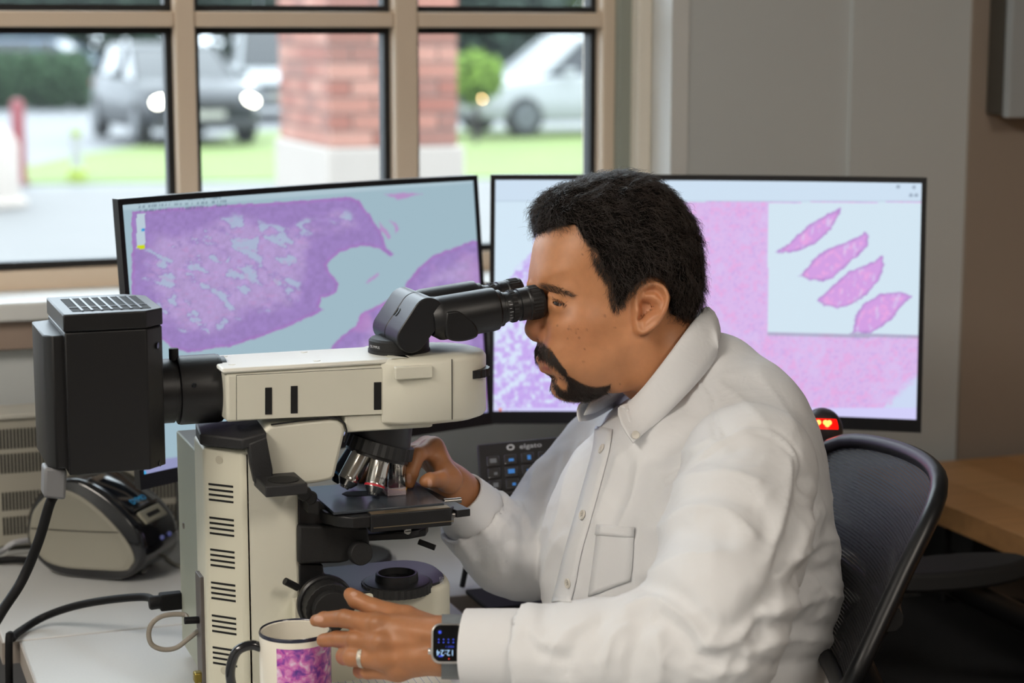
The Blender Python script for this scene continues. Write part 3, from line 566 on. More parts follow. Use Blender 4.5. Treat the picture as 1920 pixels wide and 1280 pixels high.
def objective(phi, r, Ln, m, band, txt, nose=True, flat=False):
    rad = e1*math.cos(phi)+e2*math.sin(phi); d = (a_*math.cos(th)+rad*math.sin(th)).normalized(); o = cT+a_*.010+rad*.0235
    prof = [(r*.86, -.006), (r*.86, .002), (r, .003), (r, Ln*.68), (r*.985, Ln*.69), (r*.985, Ln*.72), (r, Ln*.73), (r, Ln*.80), (r*.62, Ln*.94), (r*.5, Ln*.95), (r*.42, Ln), (.0005, Ln)]
    ob = MB().lathe(prof, o, d, 32).build('objective', m, mic, smooth=30)
    if band: MB().lathe([(r*1.004, Ln*.735), (r*1.012, Ln*.74), (r*1.012, Ln*.785), (r*1.004, Ln*.79)], o, d, 32, cap=False).build('colour_band', mat('band_'+band, band, .4), ob, smooth=30)
    for s, tz, tt in txt:
        vs, fs = text_mesh(tt, s); X_ = d.cross(Vector((.34, -.94, 0)) if False else Vector((0.30, -.95, 0))).normalized(); fn = X_.cross(d).normalized()
        if fn.y > 0: fn = -fn; 
        X_ = (-d).cross(fn); X_ = X_ if X_.dot(_rt) > 0 else -X_
        ps = [o+d*(Ln*tz-y)+(fn*math.cos(x/r)+X_*math.sin(x/r))*(r*1.006) for x, y in vs]; MB().add(ps, fs).build('lettering', m_ltr_d, ob)
    return ob
R_ = math.radians
objective(0, .0112, .0450, m_chrome, '#e0a21c', [(.0048, .16, 'OLYMPUS'), (.0044, .40, 'PlanN'), (.0042, .56, '10x/0.25')])
objective(R_(-97), .0112, .0430, m_chrome, '#c42a3a', [(.0048, .12, 'OLYMPUS'), (.0040, .56, 'PlanN 4x')])
objective(R_(-152), .0118, .0450, m_chrome, None, [])
objective(R_(163), .0100, .0450, m_chromed, '#2f6fa8', [])
objective(R_(108), .0105, .0430, m_chromed, None, []); objective(R_(54), .0105, .036, m_chromed, None, [])
MB().ball(Vector((cT.x+.0295, YC, oy(744, 903, YC).z)), .0022).build('light_spot_bead', mat('violet_light_spot', '#a080ff', .3, emit=('#8a60ff', 6)), mic)  # glowing bead stands in for the lit spot under the objective
# stage
ZS = .945
def oz2(p, z): q = oz(p[0], p[1], z); return (q.x, q.y)
sx0, sx1, sy0, sy1 = .513, .637, 1.966, 2.092
MB().prism([(sx0, sy0), (sx1, sy0), (sx1, sy1), (sx0, sy1)], 2, ZS-.003, ZS).build('stage_plate', mat('stage_ceramic_black', '#3b4149', .24, var=(40, .12)), mic, bevel=.0006)  # bluish lift in the colour imitates the window reflected in the plate
sl = [oz2(p, ZS) for p in ((641, 926), (648, 922), (690, 920), (731, 918), (731, 928), (690, 929), (650, 930))]; MB().prism(sl, 2, ZS-.002, ZS+.0004).build('stage_slot', m_dark, mic)
low = [oz2(p, ZS-.005) for p in ((590, 930), (600, 956), (640, 978), (690, 980), (838, 970), (845, 955), (800, 925))]
MB().prism([(sx0-.006, sy0+.02), (sx0+.006, sy0-.002), (sx0+.018, sy0-.012), (sx1+.004, sy0-.012), (sx1+.008, sy0-.004), (sx1+.008, sy1), (sx0-.006, sy1)], 2, ZS-.017, ZS-.004).build('stage_carriage', m_black, mic, bevel=.0015)
bar = MB().prism([(oz2((692, 965), ZS-.004)[0], sy0-.015), (sx1+.003, sy0-.015), (sx1+.009, sy0-.006), (sx1+.009, sy0+.002), (oz2((692, 965), ZS-.004)[0], sy0+.002)], 2, ZS-.022, ZS-.0025).build('stage_front_bar', m_black, mic, bevel=.001)
MB().box(oz2((692, 960), ZS)[0]+.002, sx1+.002, sy0-.0135, sy0-.002, ZS-.003, ZS-.0018).build('scale_strip', m_brass, bar)
MB().box(oz2((692, 960), ZS)[0]+.004, sx1+.006, sy0-.0153, sy0-.0148, ZS-.0175, ZS-.0165).build('worn_edge', m_brass, bar)
wg = MB().prism([(sx1+.006, sy1-.02), (sx1+.010, sy1-.015), (sx1+.026, sy0-.012), (sx1+.010, sy0-.014), (sx1+.006, sy0)], 2, ZS-.014, ZS-.006).build('stage_wing', m_black, mic, bevel=.0006)
for px, py in ((832, 940), (845, 965)):
    p = oy(px, py, sy0-.008 if py > 950 else sy0+.03); MB().tube([p, p+Vector((.020, 0, 0))], .0032, 14).build('stage_pin', m_steel, mic, smooth=40)
for px, py, r in ((571, 925, .0075), (583, 933, .0068)): p = oy(px, py, sy0+.015); MB().lathe([(r*.9, -.008), (r, -.006), (r, .005), (r*.8, .007), (.0005, .007)], p, (-.3, -1, .1), 18).build('stage_knob', m_rub, mic, smooth=40)
MB().prism(PY([(577, 938), (598, 942), (598, 965), (577, 962)], sy0+.01), 1, sy0+.01, sy0+.05).build('stage_bracket', m_blackm, mic, bevel=.001)
# slide on the stage is a thing of its own (below); substage and focus
MB().prism(PY([(560, 985), (640, 985), (690, 990), (694, 1020), (688, 1028), (665, 1030), (655, 1052), (636, 1056), (560, 1058)], 1.992), 1, 1.992, 2.085).build('stage_carrier', m_blackm, mic, bevel=.003)
MB().prism(PY([(560, 930), (600, 940), (640, 985), (560, 990)], 2.0), 1, 2.0, 2.085).build('focus_rail', m_black, mic, bevel=.001)
kp = oy(671, 1034, 1.985); MB().lathe([(.006, -.012), (.006, 0), (.0125, .001), (.0132, .003), (.0132, .0105), (.012, .012), (.0005, .012)], kp, (.12, -1, .05), 28).build('condenser_knob', m_blackm, mic, smooth=40)
cc = Vector((.611, YC, ZS-.027)); MB().lathe([(.018, .010), (.026, .008), (.026, -.001), (.0255, -.002), (.0265, -.003), (.0265, -.009), (.022, -.010), (.022, -.014), (.0295, -.015), (.0295, -.020), (.026, -.024), (.0005, -.024)], cc, n=40).build('condenser', m_black, mic, smooth=30)
MB().prism([(cc.x-.05, YC-.022), (cc.x, YC-.03), (cc.x+.022, YC-.024), (cc.x+.030, YC-.008), (cc.x+.03, YC+.02), (cc.x-.05, YC+.02)], 2, cc.z-.0235, cc.z-.0155).build('condenser_carrier', m_blackm, mic, bevel=.0015)
sp_ = oy(763, 995, YC-.028); MB().lathe([(.0045, 0), (.0045, .002), (.0038, .0026), (.0005, .0026)], sp_, (.2, -1, .1), 18).build('centring_screw', m_chrome, mic, smooth=40); MB().box(sp_.x-.0035, sp_.x+.0035, sp_.y-.0034, sp_.y-.0022, sp_.z-.0004, sp_.z+.0004).build('screw_slot', m_dark, mic)
l0 = oy(785, 1015, YC-.024); MB().tube([l0, l0+Vector((.016, -.010, -.006))], .0033, 14).build('aperture_lever', m_rub, mic, smooth=40)
MB().prism(PY([(560, 1056), (606, 1058), (608, 1075), (630, 1095), (636, 1125), (560, 1128)], 2.0), 1, 2.0, 2.08).build('focus_block', m_black, mic, bevel=.002)
# base
zbt = .846
def bplan(off=0):
    x1 = oy(857, 1120, 1.995).x-off; y0 = 1.985+off; y1 = 2.105-off; out = [(.474, y0), (x1-.035, y0)]
    for k in range(1, 9):
        a = math.pi/2*k/8; out.append((x1-.035+.035*math.sin(a), y0+.045-.045*math.cos(a)))
    return out+[(x, y0+y1-y) for x, y in out[::-1]]
MB().loft([[(x, y, z) for x, y in bplan(o)] for o, z in ((.004, ZD+.001), (0, ZD+.006), (0, zbt-.007), (.002, zbt-.002), (.004, zbt-.001))]).build('base', m_cream2, mic, smooth=50)
MB().loft([[(max(x, xf), y, z) for x, y in bplan(.005)] for z in (zbt-.004, zbt+.0015)]).build('base_top_plate', mat('black_gloss_plate', '#14171d', .42), mic, bevel=.0008)
fl = oz(744, 1092, zbt+.006); fl = oz(744, 1094, zbt+.0015); n = 72
tooth = [(fl.x+(.0385+(.0010 if k % 2 else 0))*math.cos(2*math.pi*k/n), fl.y+(.0385+(.001 if k % 2 else 0))*math.sin(2*math.pi*k/n)) for k in range(n)]
MB().prism(tooth, 2, zbt-.006, zbt+.004).build('field_ring', m_blackm, mic)
MB().lathe([(.036, .0025), (.036, .0035), (.031, .0045), (.024, .0045), (.0235, .012), (.0225, .013), (.0205, .013), (.0195, .006), (.0005, .005)], fl, n=48).build('field_lens', m_black, mic, smooth=30)
lettering('OLYMPUS', .0068, (fl.x+.050, fl.y-.006, zbt+.0016), (-.28, -.96, 0), (.96, -.28, 0), m_ltr_w, mic)
MB().lathe([(.0035, .0), (.0005, .0003)], oz(635, 1098, zbt+.0017), n=14).build('plate_hole', m_dark, mic)
kn = oy(621, 1142, 1.955); fk = Vector((kn.x, 1.984, kn.z)); n = 48
for r, y0, y1, tt, mm, nm in ((.0265, 1.984, 1.958, .0008, m_blackm, 'coarse_focus_knob'), (.0205, 1.958, 1.946, .0006, m_rub, 'fine_focus_knob')):
    MB().prism([(fk.x+(r+(tt if k % 2 else 0))*math.cos(2*math.pi*k/n), fk.z+(r+(tt if k % 2 else 0))*math.sin(2*math.pi*k/n)) for k in range(n)], 1, y0, y1).build(nm, mm, mic, bevel=.0006)
MB().tube([fk+Vector((-.03, -.004, .02)), fk+Vector((-.045, -.008, .03))], .004, 10).build('focus_lock_lever', m_black, mic)
MB().lathe([(.031, 0), (.031, .006), (.029, .008), (.0005, .008)], fk+Vector((-.0, .0, 0)), (0, -1, 0), 40).build('focus_collar', m_black, mic, smooth=30)
# black bracket with a round holder on the column
m_brk = mat('black_bracket', '#232325', .55, bump=(500, .15)); zk = ztop+.006
tp = MB().hexa([(xb-.004, YN+.030, zk), (x0c-.002, YN-.012, zk), (oy(500, 815, YN-.012).x, YN-.012, zk+.006), (oy(500, 815, YN-.012).x+.005, 2.05, zk+.006), (xb+.0, 2.075, zk)], [(xb-.004, YN+.030, zk+.012), (x0c-.002, YN-.012, zk+.012), (oy(500, 815, YN-.012).x, YN-.012, zk+.018), (oy(500, 815, YN-.012).x+.005, 2.05, zk+.02), (xb+.0, 2.075, zk+.016)])
br = tp.build('holder_bracket', m_brk, mic, bevel=.002)
yb0, yb1 = YN-.013, YN-.001
MB().prism(PY([(466, 832), (500, 818), (506, 850), (512, 880), (512, 918), (486, 915), (478, 905), (470, 870)], yb0), 1, yb0, yb1).build('bracket_strap', m_brk, br, bevel=.002)
zsh = oy(500, 893, yb0).z; xs0, xs1 = oy(480, 895, yb0).x, oy(566, 893, yb0-.02).x
MB().box(xs0, xs1, yb0-.045, yb1, zsh-.012, zsh).build('bracket_shelf', m_brk, br, bevel=.0015)
MB().lathe([(.0165, .0003), (.0165, .0006), (.0005, .0006)], ((xs0+xs1)/2+.002, yb0-.022, zsh), n=30).build('holder_hole', m_dark, br)
# lamp house
yl0, yl1 = 1.985, 2.125; zl1 = oy(120, 590, yl0).z; zl0 = oy(120, 893, yl0).z; zcap = oy(120, 623, yl0).z
xl0, xl1, xl2 = oy(122, 700, yl0).x, oy(277, 700, yl0).x, oy(308, 700, yl0+.02).x
def lh(o): return [(xl0+o, yl0+o), (xl1, yl0+o), (xl2-o, yl0+.020), (xl2-o, yl1-.02), (xl1, yl1-o), (xl0+o, yl1-o)]
house = MB().prism(lh(.001), 2, zl0, zcap-.0008).build('lamp_house', m_black, mic, bevel=.0015)
cap = MB().prism(lh(0), 2, zcap, zl1).build('lamp_house_cap', m_black, house, bevel=.0015)
gx0, gx1, gy0, gy1 = xl0+.012, xl2-.012, yl0+.018, yl1-.022
MB().box(gx0, gx1, gy0, gy1, zl1-.002, zl1+.0004).build('grille_well', m_dark, cap)
m_gb = mat('grille_bar', '#3c4048', .35)
for k in range(1, 8): x = gx0+(gx1-gx0)*k/8; MB().box(x-.0012, x+.0012, gy0, gy1, zl1-.001, zl1+.0012).build('grille_bar', m_gb, cap)
MB().box(gx0, gx1, gy0+.025, gy0+.0275, zl1-.001, zl1+.0011).build('grille_bar', m_gb, cap)
rx0 = oy(83, 700, yl0+.02).x; zrc = oy(83, 628, yl0+.02).z
MB().prism([(rx0-.0, yl0+.022), (rx0+.008, yl0+.010), (xl0+.004, yl0+.010), (xl0+.004, yl1-.01), (rx0-.0, yl1-.02)], 2, oz(80, 868, 1.01).z-.002, zrc).build('rear_cover_plate', m_black, house, bevel=.0015)
for px, py in ((296, 648), (300, 868)): MB().lathe([(.0036, .0004), (.003, .0006), (.0026, -.001), (.0002, -.001)], oy(px, py, yl0+.0135), (.83, -.55, 0), 14).build('socket_screw', m_chromed, house, smooth=40)
zt_ = (oy(360, 676, YC-.03).z+oy(360, 808, YC-.03).z)/2; yt_ = YC+.008
tb = MB().lathe([(.0345, 0), (.0345, .018), (.032, .0185), (.032, .0225), (.0365, .023), (.0372, .026), (.0372, .066), (.0365, .0665), (.0365, .069), (.034, .0695), (.034, .075)], (xl2-.002, yt_, zt_), (1, 0, 0), 48).build('lamp_tube', m_black, mic, smooth=30)
MB().lathe([(.0025, -.012), (.0025, 0), (.0052, .0005), (.0052, .0125), (.0045, .013), (.0005, .013)], oy(326, 675, yt_-.0), (0, 0, 1), 18).build('tube_clamp_knob', m_blackm, mic, smooth=40)
MB().lathe([(.0026, .0), (.0022, .0002), (.0018, -.001), (.0002, -.001)], oy(364, 722, yt_-.0368), (0, -1, .05), 14).build('set_screw', m_chromed, tb, smooth=40)
gp = ox(102, 880, xl0-.002); gpc = oy(102, 898, yl0+.03)
MB().hexa([(gpc.x-.013, gpc.y-.014, gpc.z-.016), (gpc.x+.009, gpc.y-.014, gpc.z-.02), (gpc.x+.009, gpc.y+.016, gpc.z-.02), (gpc.x-.013, gpc.y+.016, gpc.z-.016)], [(gpc.x-.011, gpc.y-.014, gpc.z+.016), (gpc.x+.012, gpc.y-.014, gpc.z+.012), (gpc.x+.012, gpc.y+.016, gpc.z+.012), (gpc.x-.011, gpc.y+.016, gpc.z+.016)]).build('cable_plug', mat('grey_plug', '#77787b', .55), house, bevel=.003)
# eyepiece tubes
hz = za1+.009
MB().lathe([(.0345, -.006), (.0345, 0), (.0335, .0), (.0335, .010), (.031, .0125), (.0005, .0125)], (.611, YC, hz), n=56).build('tube_mount', m_blackm, mic, smooth=30)
lettering('OLYMPUS', .004, (.611-.031, YC-.0135, hz+.005), (.36, -.93, 0), (0, 0, 1), m_ltr_w, mic, lift=.0009)
def stadium(c1, c2, r1, r2, n=14):
    d = math.atan2(c2[1]-c1[1], c2[0]-c1[0]); o = []
    for k in range(n+1): a = d+math.pi/2+math.pi*k/n; o.append((c1[0]+r1*math.cos(a), c1[1]+r1*math.sin(a)))
    for k in range(n+1): a = d-math.pi/2+math.pi*k/n; o.append((c2[0]+r2*math.cos(a), c2[1]+r2*math.sin(a)))
    return o
c1, c2 = PY([(772, 634), (804, 588)], 1.997); m_hd = mat('black_head_casting', '#1c1d20', .38, bump=(500, .06))
MB().prism(stadium(c1, c2, .0165, .0175), 1, 1.997, YC-.0004).build('binocular_head', m_hd, mic, bevel=.0012); MB().prism(stadium(c1, c2, .0165, .0175), 1, YC+.0004, 2.094).build('binocular_head', m_hd, mic, bevel=.0012)
nrm = Vector((-(c2[1]-c1[1]), 0, c2[0]-c1[0])).normalized(); al = Vector((c2[0]-c1[0], 0, c2[1]-c1[1])).normalized(); mid = Vector(((c1[0]+c2[0])/2, YC, (c1[1]+c2[1])/2))+nrm*.0172
for s in (-1, 1): MB().tube([mid+Vector((0, s*.004-.002+.006*math.cos(a), 0))+al*(.006*math.sin(a)) for a in np.linspace(2.2, 4.0, 8)], .0006, 6).build('maker_mark', m_dark, mic)
def eyepiece(y, nm, hide):
    p0 = oy(826, 598, 2.0125); p0 = Vector((p0.x, y, p0.z+.001)); d = Vector((1, 0, math.tan(math.radians(6.5)))).normalized()
    tubeo = MB().lathe([(.018, -.012), (.0235, -.004), (.0243, 0), (.0243, .058), (.0236, .0635), (.0205, .066), (.0205, .070), (.0195, .0705)], p0, d, 48).build('eyepiece_tube', m_black, mic, smooth=30)
    ep = MB().lathe([(.0175, .068), (.0175, .074), (.0165, .0745), (.0165, .080), (.0178, .0805), (.0178, .0865), (.0166, .087), (.0166, .0905), (.0182, .091), (.0182, .1), (.0178, .1005), (.0188, .102), (.0188, .117), (.0182, .1185), (.0150, .1185), (.0125, .115), (.0005, .115)], p0, d, 48).build('eyepiece', m_black, mic, smooth=30)
    n = 60; yv = Vector((0, 1, 0)); zv = d.cross(yv)
    for h0, h1, r in ((.081, .086, .0178), (.104, .115, .0188)):
        rg = lambda h: [p0+d*h+(yv*math.cos(2*math.pi*k/n)+zv*math.sin(2*math.pi*k/n))*(r+(.0006 if k % 2 else -.0001)) for k in range(n)]
        MB().loft([rg(h0), rg(h1)], cap=False).build('knurled_ring', m_rub, ep)
    for k in range(7):
        a = math.radians(150+k*14); u = (yv*math.cos(a)+zv*math.sin(a)); u = u if True else u; q = p0+d*.0755+u*.0167
        MB().tube([q, q+d*(.004 if k % 2 else .0025)], .0003, 4).build('scale_mark', m_ltr_w, ep)
    MB().lathe([(.0118, 0), (.0005, .0)], p0+d*.1151, d, 24).build('eye_lens', mat('coated_lens', '#1a1430', .05, coat=1), ep)
    # guard hanging below the tube beside the hinge
    sp3 = [(p.x, p.y) for p in crv([(q_[0], q_[1], 0) for q_ in ((838, 585), (862, 584), (886, 602), (897, 620), (893, 633), (868, 640), (845, 638), (837, 628), (835, 605))], 4)]
    MB().prism(PY(sp3, 2.0125-.0245), 1, y-.0246, y+.016).build('tube_guard', m_black, tubeo, bevel=.002)
    return ep
eyepiece(YC-.0325, 'near', 0); eyepiece(YC+.0325, 'far', 1)
MB().box(.640, .672, YC-.03, YC+.03, c2[1]-.008, c2[1]+.010).build('hinge_block', m_black, mic, bevel=.006)
# the slide being moved under the lens
gl_m = mat('slide_glass', '#e8d5dc', .08, alpha=.35, coat=.5)
sd_ = thing('glass_slide', oz(745, 925, ZS), 'small glass slide with pinkish tissue on the microscope stage', 'slide')
s0 = oz(726, 930, ZS); s1 = oz(764, 930, ZS)
MB().box(s0.x, s1.x, s0.y-.002, s0.y+.06, ZS+.0005, ZS+.0017).build('glass', gl_m, sd_); MB().box(s0.x+.003, s1.x-.003, s0.y+.004, s0.y+.03, ZS+.0018, ZS+.0022).build('tissue', mat('slide_tissue', '#8a5068', .3, var=(120, .4), alpha=.8), sd_)
MB().box(s0.x, s0.x+.0012, s0.y-.002, s0.y+.03, ZS+.0017, ZS+.009).box(s1.x-.0012, s1.x, s0.y-.002, s0.y+.03, ZS+.0017, ZS+.009).box(s0.x, s1.x, s0.y-.0022, s0.y-.001, ZS+.0017, ZS+.009).build('slide_clip', mat('clear_clip', '#cfc0c8', .1, alpha=.3, coat=.5), sd_)
# ---------------------------------------------------------------- things on the desks
fwH = Vector((_fw.x, _fw.y, 0)).normalized()
def onplane(px, py, p, n): d = ray(px, py); return CO+d*((Vector(p)-CO).dot(n)/d.dot(n))
# label printer
pp = oz(165, 1087, ZD); pn = (fwH*.95+_rt*.31).normalized(); ph = Vector((pn.y, -pn.x, 0))
prn = thing('label_printer', pp, 'rounded black and grey label printer under the lamp house', 'label printer')
def tr2(pts): return [onplane(220-220+a, b, pp, pn) for a, b in pts]
out = [(46, 991), (51, 962), (66, 930), (92, 908), (122, 898), (152, 903), (190, 925), (226, 955), (256, 990), (268, 1020), (270, 1045), (262, 1065), (245, 1080), (220, 1088), (165, 1086), (110, 1078), (78, 1060), (54, 1028)]
out = [(p.x, p.y) for p in crv([(a, b, 0) for a, b in out+out[:1]], 4)][:-1]
prof = tr2(out); cen = sum(prof, Vector())/len(prof); DW = .100
def ringp(k, d): return [cen+(p-cen)*k+pn*d for p in prof]
MB().loft([ringp(.93, 0), ringp(.985, .003), ringp(1, .010), ringp(1.0, DW-.010), ringp(.985, DW-.003), ringp(.93, DW)]).build('shell', mat('printer_black_gloss', '#141519', .16, coat=.6), prn, smooth=50)
pan = [(57, 1015), (56, 990), (64, 955), (90, 926), (118, 917), (150, 928), (190, 958), (225, 995), (246, 1025), (254, 1048), (247, 1062), (232, 1070), (160, 1067), (115, 1062), (82, 1048)]
pan = [(p.x, p.y) for p in crv([(a, b, 0) for a, b in pan+pan[:1]], 4)][:-1]
p3 = tr2(pan); pc_ = sum(p3, Vector())/len(p3)
sp1 = MB().loft([[p+pn*.004 for p in p3], [pc_+(p-pc_)*.985-pn*.002 for p in p3], [pc_+(p-pc_)*.90-pn*.0035 for p in p3], [pc_+(p-pc_)*.88-pn*.0030 for p in p3]]).build('side_panel', mat('printer_side_grey', '#8f8c80', .5), prn, smooth=60)
MB().tube([onplane(a, b, pp-pn*.0038, pn) for a, b in ((58, 990), (120, 994), (180, 997), (222, 998))], .0006, 5).build('panel_seam', m_dark, sp1)
i0, i1 = onplane(152, 902, pp, pn), onplane(240, 968, pp, pn); up_n = pn.cross(i1-i0).normalized(); up_n = up_n if up_n.z > 0 else -up_n
lid = MB().hexa([i0+pn*.012+up_n*.001, i1+pn*.012+up_n*.002, i1+pn*(DW-.012)+up_n*.002, i0+pn*(DW-.012)+up_n*.001], [i0.lerp(i1, .05)+pn*.016+up_n*.004, i1.lerp(i0, .05)+pn*.016+up_n*.004, i1.lerp(i0, .05)+pn*(DW-.016)+up_n*.004, i0.lerp(i1, .05)+pn*(DW-.016)+up_n*.004]).build('lid', mat('printer_lid', '#0b0e16', .08, coat=1), prn, bevel=.002)
lc = i0.lerp(i1, .82)+pn*(DW*.46)+up_n*.0042
lettering('DYMO', .013, lc, pn, (i0-i1).normalized(), m_ltr_b, prn, lift=.0006)
lettering('LabelWriter', .0055, lc+(i1-i0).normalized()*.009, pn, (i0-i1).normalized(), mat('print_grey', '#6d7480', .5), prn, lift=.0006)
j0, j1 = onplane(240, 970, pp, pn), onplane(259, 992, pp, pn); un2 = pn.cross(j1-j0).normalized(); un2 = un2 if un2.z > 0 else -un2
MB().hexa([j0+pn*.02, j1+pn*.02, j1+pn*(DW-.02), j0+pn*(DW-.02)], [j0+pn*.022+un2*.004, j1+pn*.022+un2*.004, j1+pn*(DW-.022)+un2*.004, j0+pn*(DW-.022)+un2*.004]).build('exit_frame', mat('printer_frame', '#8d8a7a', .4), prn, bevel=.002)
jm = j0.lerp(j1, .5); MB().hexa([jm.lerp(j0, .3)+pn*.034, jm.lerp(j1, .3)+pn*.034, jm.lerp(j1, .3)+pn*(DW-.034), jm.lerp(j0, .3)+pn*(DW-.034)], [p+un2*.0044 for p in (jm.lerp(j0, .3)+pn*.034, jm.lerp(j1, .3)+pn*.034, jm.lerp(j1, .3)+pn*(DW-.034), jm.lerp(j0, .3)+pn*(DW-.034))]).build('label_slot', m_dark, prn)
k0 = onplane(270, 1030, pp, pn)
for q in range(2): MB().ball(k0+pn*(.05+q*.02)+Vector((0, 0, .004)), .0035, 10, 6).build('led_button', mat('led_button', '#5d6272', .2, emit=('#6a78ff', .08)), prn)
# ventilated power supply behind, by the wall
vb = thing('power_supply', (-.2, 2.72, ZD), 'beige metal power supply with rows of vent slots at the wall', 'power supply'); m_vb = mat('beige_metal', '#aaa699', .5)
vz1 = oy(20, 786, 2.735).z; MB().box(-.25, oy(332, 900, 2.735).x, 2.735, YW-.045, ZD+.008, vz1).build('casing', m_vb, vb, bevel=.003); MB().box(-.25, oy(332, 900, 2.735).x, 2.731, YW-.045, vz1, vz1+.008).build('top_plate', mat('beige_metal_top', '#c2c0b6', .45), vb, bevel=.002)
me = MB().box(-.0014, .0014, -.0006, .004, -.5, .5).mesh('vent_slot'); me.materials.append(m_dark)
for ya, yb in ((795, 832), (841, 877), (912, 946), (958, 991)):
    za, zb_ = oy(150, yb, 2.735).z, oy(150, ya, 2.735).z
    for i in range(50):
        p = oy(4+i*6.6, 900, 2.735)
        if 248 < 4+i*6.6 < 258: continue
        o = bpy.data.objects.new('vent_slot', me); COL.objects.link(o); o.parent = vb; o.location = Vector((p.x, 2.735, (za+zb_)/2))-ORG[vb.name]; o.scale = (1, 1, zb_-za)
MB().lathe([(.005, 0), (.004, .002), (.0002, .003)], oy(320, 960, 2.735), (0, -1, 0), 12).build('screw', m_steel, vb)
for fx in (-.2, .4): MB().box(fx, fx+.03, 2.745, 2.775, ZD, ZD+.008).build('foot', m_rub, vb)
# cables
def cable(name, pts, r, m, label, n=10): return tag(MB().tube(crv(pts, 8), r, n).build(name, m, org=tuple(pts[0]), smooth=80), label, 'cable')
m_cab_b = mat('black_cable', '#0d0d0f', .6, spec=.25)
ly_ = gpc.y
cable('lamp_cable', [gpc+Vector((.002, 0, -.014)), oy(93, 945, ly_), oy(72, 1015, ly_+.0), oy(40, 1090, ly_), oy(0, 1152, ly_-.02), oy(-40, 1230, ly_-.04), oy(-60, 1350, ly_-.05)], .0055, m_cab_b, 'thick black cable hanging from the lamp house over the desk edge')
pcx = ox(331, 1125, xb-.003)
cp = [pcx+Vector((-.026, 0, 0)), oz(272, 1119, pcx.z-.001), oz(205, 1124, pcx.z-.012), oz(140, 1136, pcx.z-.030), oz(85, 1155, ZD+.014), oz(45, 1178, ZD+.006), oz(24, 1196, ZD+.0055), Vector((XL-.014, 2.30, ZD-.01)), Vector((XL-.02, 2.29, ZD-.25))]
cable('power_cable', cp, .0048, m_cab_b, 'black power cable running across the desk to the microscope')
plug = thing('power_plug', pcx, 'black moulded plug in the back of the microscope', 'plug')
MB().box(pcx.x-.020, pcx.x+.006, pcx.y-.008, pcx.y+.008, pcx.z-.010, pcx.z+.010).build('plug_body', m_cab_b, plug, bevel=.002); MB().lathe([(.007, 0), (.0085, .002), (.008, .010), (.0085, .012)], (pcx.x-.032, pcx.y, pcx.z), (1, 0, 0), 16).build('strain_relief', m_cab_b, plug, smooth=40)
gq = Vector((xb-.004, 2.062, oy(372, 1162, 2.062).z)); gl2 = [gq+Vector((-.012, 0, 0))]+[oy(a, b, 2.075) for a, b in ((345, 1152), (310, 1153), (288, 1165), (279, 1185), (284, 1207), (305, 1217), (330, 1214), (352, 1198))]+[Vector((xb-.001, 2.07, oy(378, 1178, 2.07).z))]
cable('grey_cable', gl2, .0028, mat('grey_cable', '#8b8378', .5), 'thin grey cable looping out of the microscope connector')
MB().tube([gq+Vector((-.016, 0, .001)), gq+Vector((.002, 0, 0))], .004, 12).build('grey_cable_plug', m_cab_b, mic)
ca = oz(60, 1052, ZD+.012)
cable('usb_cable', [onplane(54, 1050, pp+pn*.03, pn), oz(20, 1049, ZD+.008), oz(-60, 1055, ZD+.006)], .005, m_cab_b, 'black usb plug and lead at the left end of the label printer')
cable('white_cable', [oz(55, 1012, ZD+.02), oz(25, 1018, ZD+.02), oz(5, 1032, ZD+.01), oz(-40, 1060, ZD+.006)], .004, mat('white_cable', '#b5b7bc', .5), 'white cable curling on the desk behind the label printer')
cable('thin_white_cable', [oz(268, 1072, ZD+.004), oz(300, 1040, ZD+.004), oz(325, 1056, ZD+.003), oz(345, 1062, ZD+.003)], .0025, mat('pale_cable', '#a9a79e', .5), 'thin pale cable between the label printer and the microscope')
ad = thing('power_adapter', oz(5, 1010, ZD), 'small black power adapter at the left picture edge beside the printer', 'power adapter'); a0 = oz(-5, 1018, ZD); MB().box(a0.x-.06, a0.x+.02, a0.y, a0.y+.05, ZD, ZD+.03).build('adapter_body', m_rub, ad, bevel=.004); MB().tube(crv([(a0.x+.02, a0.y+.02, ZD+.02), (a0.x+.032, a0.y, ZD+.012), (a0.x+.02, a0.y-.01, ZD+.004), (a0.x-.02, a0.y-.02, ZD+.003)], 6), .0022, 8).build('adapter_lead', m_cab_b, ad)
# mug
mc = oz(553, 1180, .838); mg = thing('mug', (mc.x, mc.y, ZD), 'white mug printed with purple tissue pattern, black handle, in front of the microscope', 'mug')
mr = 68.5/FPX*proj(mc)[2]; hM = .838-ZD
m_mug = bpy.data.materials.new('mug_print'); m_mug.use_nodes = True; N = m_mug.node_tree.nodes; L = m_mug.node_tree.links; b = N['Principled BSDF']; b.inputs['Roughness'].default_value = .15; b.inputs['Coat Weight'].default_value = .5
tc = N.new('ShaderNodeTexCoord'); n1 = N.new('ShaderNodeTexNoise'); n1.inputs['Scale'].default_value = 105; n1.inputs['Detail'].default_value = 5; n1.inputs['Distortion'].default_value = .6; cr = N.new('ShaderNodeValToRGB'); L.new(tc.outputs['Object'], n1.inputs['Vector']); L.new(n1.outputs['Fac'], cr.inputs[0])
e = cr.color_ramp.elements; e[0].position = .30; e[0].color = (*lin('#54288a'), 1); e[1].position = .72; e[1].color = (*lin('#e6d8ec'), 1)
for ps, c in ((.42, '#8a3fa6'), (.52, '#c85fb4'), (.60, '#d889c4')): q = e.new(ps); q.color = (*lin(c), 1)
L.new(cr.outputs[0], b.inputs['Base Color'])
m_cer = mat('white_ceramic', '#e6e1d4', .2, coat=.4); m_rimk = mat('mug_rim_navy', '#23263a', .25, coat=.5)
